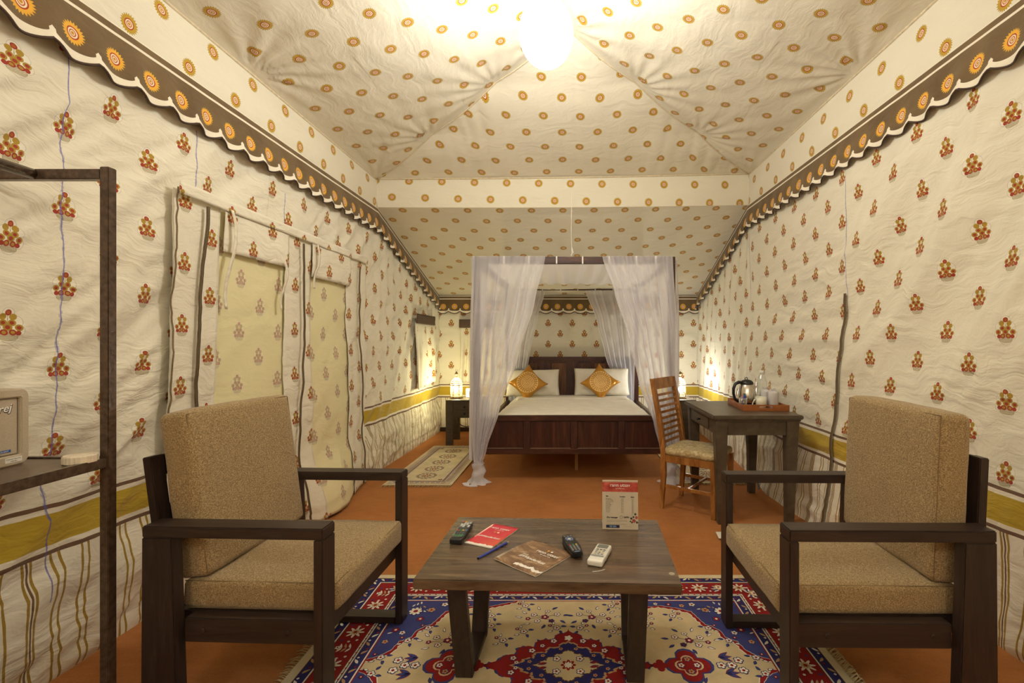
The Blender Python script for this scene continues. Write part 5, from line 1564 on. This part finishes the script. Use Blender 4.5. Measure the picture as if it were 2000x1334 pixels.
def spray(x, y, sx, sy, R_, big=True):
    def T(dx, dy): return x * sx + dx * sx, y * sy + dy * sy
    fl_ = [(0, 0, .015, 'red'), (-.055, .022, .013, 'white'), (.050, .018, .013, 'white'), (-.030, -.028, .012, 'navy'), (.032, -.030, .013, 'white'), (-.010, .045, .011, 'white'), (.075, -.012, .010, 'red')]
    if not big: fl_ = [(0, 0, .014, 'white'), (.03, .018, .008, 'red')]
    for (dx, dy, r, c) in fl_:
        R_.stem([T(0, 0), T(dx * .5 + .006, dy * .5), T(dx, dy)], .0013, 'dark', 16)
    for (dx, dy, r, c) in fl_:
        R_.flower(*T(dx, dy), r, 18, 'white' if c == 'white' else c, 'navy' if c != 'navy' else 'dark', 'red' if c != 'red' else 'white')
    lv = [(-.085, .012, 2.8), (.085, .030, .5), (-.070, -.028, 3.6), (.066, -.044, -.6), (-.035, .060, 2.2), (.025, .060, 1.0), (.0, -.058, -1.4), (.105, .0, 0)] if big else [(-.022, .010, 2.8), (.020, -.018, -.6), (-.012, -.022, 4.0), (.012, .026, 1.2)]
    for k, (dx, dy, a) in enumerate(lv):
        p = T(dx, dy); ang_ = math.atan2(math.sin(a) * sy, math.cos(a) * sx)
        R_.oleaf(p[0], p[1], ang_, .026 if big else .018, .006, 'white' if k % 2 else 'blue', 'navy', 16, .2 * sx * sy)
for sx in (-1, 1):
    for sy in (-1, 1):
        spray(.500, .150, sx, sy, R); spray(.105, .315, sx, sy, R)
        spray(.605, .235, sx, sy, R, False); spray(.665, .150, sx, sy, R, False); spray(.470, .325, sx, sy, R, False); spray(.345, .325, sx, sy, R, False)
        spray(.190, .210, sx, sy, R, False); spray(.270, .150, sx, sy, R, False); spray(.335, .250, sx, sy, R, False); spray(.050, .235, sx, sy, R, False)
        spray(.735, .045, sx, sy, R, False); spray(.20, .405, sx, sy, R, False)
    # tulips at the ends
    for (dx, dy) in ((.585, 0), (.66, .028), (.66, -.028), (.625, 0)): R.flower(sx * dx, dy, .017, 18, 'white')
    for sy in (-1, 1):
        for k in range(3): R.oleaf(sx * .59, sy * .045, (0 if sx > 0 else PI) + (k - 1) * .55, .050, .009, 'blue', 'red', 16, .1)
    # red quatrefoils
    for r, col, ly in ((.100, 'blue', 15), (.088, 'red', 16), (.058, 'beige', 17), (.050, 'red', 18)): R.lobed(sx * .462, 0, r, 4, .36, col, ly, PI / 4 * 0, .95, .8)
    for (dx, dy) in ((-.030, 0), (.030, 0), (0, .034), (0, -.034)): R.flower(sx * .462 + dx, dy, .012, 19, 'white' if dx else 'peach')
    R.lobed(sx * .352, 0, .034, 4, .35, 'red', 16, 0, .9, .8)
med = [(0, .222), (.02, .200), (.045, .196), (.062, .172), (.058, .160), (.090, .160), (.125, .152), (.138, .128), (.132, .112), (.165, .118), (.200, .106), (.210, .082), (.204, .066), (.235, .066), (.262, .050), (.270, .030), (.295, .022), (.325, 0)]
def medal(k, col, ly, am):
    q = densify([(x * k, y * k) for x, y in med], am)
    for sx in (-1, 1):
        for sy in (-1, 1): R.poly([(0, 0)] + [(sx * x, sy * y) for x, y in q], col, ly)
for k, col, ly, am in ((1.05, 'blue', 15, .012), (1.0, 'red', 16, .004), (.70, 'peach', 18, .006), (.66, 'navy', 19, .008), (.44, 'dark', 21, .004), (.42, 'beige', 22, .006)): medal(k, col, ly, am)
for sx in (-1, 1):
    for sy in (-1, 1):
        for (x, y, r) in ((.06, .145, .013), (.145, .085, .013), (.105, .115, .010), (.215, .040, .012), (.20, .015, .009)): R.flower(sx * x, sy * y, r, 20 if r > .1 else 20, 'white')
        R.flower(sx * .045, sy * .035, .014, 23, 'white'); R.oleaf(sx * .085, sy * .012, (0 if sx > 0 else PI), .030, .007, 'red', 'navy', 23)
        for (x, y) in ((.03, .095), (.10, .055), (.15, .02)): R.flower(sx * x, sy * y, .009, 21, 'peach')
R.lobed(0, 0, .030, 8, .4, 'red', 23); R.lobed(0, 0, .018, 8, .4, 'white', 24)
R.lobed(0, .165, .018, 5, .4, 'white', 20); R.lobed(0, -.165, .018, 5, .4, 'white', 20)
R.build('rug_pattern', rug)
def fringe(parent, x0, x1, edge, horiz, mat, n, L, name='fringe', z=.006):
    bm = bmesh.new()
    for k in range(n):
        q = lerp(x0, x1, (k + .5) / n) + random.uniform(-.002, .002)
        for side in (-1, 1):
            l = L * random.uniform(.7, 1.1); j = random.uniform(-.012, .012)
            if horiz: pts = [(edge[side], q, z), (edge[side] + side * l * .5, q + j * .5, z * .8 + .004), (edge[side] + side * l, q + j, .003)]
            else: pts = [(q, edge[side], z), (q + j * .5, edge[side] + side * l * .5, z * .8 + .003), (q + j, edge[side] + side * l, .003)]
            tube(bm, pts, [.0024, .0022, .0012], 4)
    o = from_bm(name, bm, mat, parent, smooth=True); o['kind'] = 'stuff'; return o
M_FR = simple('rug_fringe', (.50, .38, .20), .95, nscale=60, namt=.25)
fringe(rug, -HV, HV, {-1: -HU, 1: HU}, True, M_FR, 150, .045)
# curled fringe bunch on the right edge
bm = bmesh.new()
for k in range(60):
    y = lerp(.17, -.35, k / 60); a = random.uniform(-1, 1)
    tube(bm, [(HU - .005, y, .008), (HU + .018, y + a * .01, .022 + .008 * random.random()), (HU + .030 + .01 * random.random(), y + a * .025, .008)], [.0035, .003, .0018], 4)
o = from_bm('curled_fringe', bm, M_FR, rug, smooth=True); o['kind'] = 'stuff'
# bedside rugs
def bedside(x0, y0, w_, L, skew, label):
    e = tag(empty('bedside_rug', (x0, y0, 0), skew), label, 'rug')
    box('rug_backing', (0, 0, .0045), (w_, L, .0085), RM['cream'], e, .001)
    B = Rug(.0088)
    for ins, col, ly in ((0, 'cream', 0), (.030, 'navy', 1), (.034, 'white', 2), (.040, 'red', 3), (.044, 'cream', 4), (.092, 'navy', 5), (.097, 'white', 6), (.102, 'red', 7), (.105, 'navy', 8), (.110, 'cream', 9)):
        B.rect(ins, ins, w_ - ins, L - ins, col, ly)
    def two(inset, step, fn):
        n_ = int((L - 2 * inset) / step)
        for k in range(n_):
            y = inset + (k + .5) * (L - 2 * inset) / n_
            fn(inset, y, k); fn(w_ - inset, y, k)
        n_ = int((w_ - 2 * inset) / step)
        for k in range(n_):
            x = inset + (k + .5) * (w_ - 2 * inset) / n_
            fn(x, inset, k); fn(x, L - inset, k)
    def mot(x, y, k):
        B.lobed(x, y, .017, 5, .4, 'red' if k % 2 else 'blue', 10); B.lobed(x, y, .008, 5, .3, 'white', 11)
        B.leaf(x + .012, y + .012, .8, .018, .004, 'navy', 10)
    two(.068, .044, mot); two(.014, .05, lambda x, y, k: None)
    two(.101, .016, lambda x, y, k: B.lobed(x, y, .0035, 4, .3, 'red', 10))
    for k in range(5):
        cy = .27 + k * (L - .54) / 4; cx = w_ / 2
        for q in range(14):
            a = 2 * PI * q / 14; B.lobed(cx + .080 * math.cos(a), cy + .080 * math.sin(a), .016, 5, .4, 'dark' if q % 2 else 'blue', 11); B.lobed(cx + .080 * math.cos(a), cy + .080 * math.sin(a), .008, 5, .4, 'peach', 12)
        for q in range(9):
            a = 2 * PI * q / 9; B.leaf(cx + .020 * math.cos(a), cy + .020 * math.sin(a), a + .5, .040, .008, 'dark' if q % 3 else 'red', 11)
        B.lobed(cx, cy, .020, 6, .4, 'red', 12); B.lobed(cx, cy, .010, 6, .3, 'white', 13)
    for cx in (.14, w_ - .14):
        for cy in (.15, L - .15): B.lobed(cx, cy, .022, 5, .4, 'dark', 11); B.lobed(cx, cy, .010, 5, .4, 'peach', 12)
    B.build('rug_pattern', e)
    fringe(e, 0, w_, {-1: 0, 1: L}, False, M_FR, 70, .05)
    return e
bedside(-1.61, 4.08, .60, 1.52, math.radians(-.5), 'cream runner rug with five round medallions on the floor left of the bed')
bedside(.985, 4.14, .60, 1.45, 0, 'cream runner rug with medallions on the floor right of the bed')
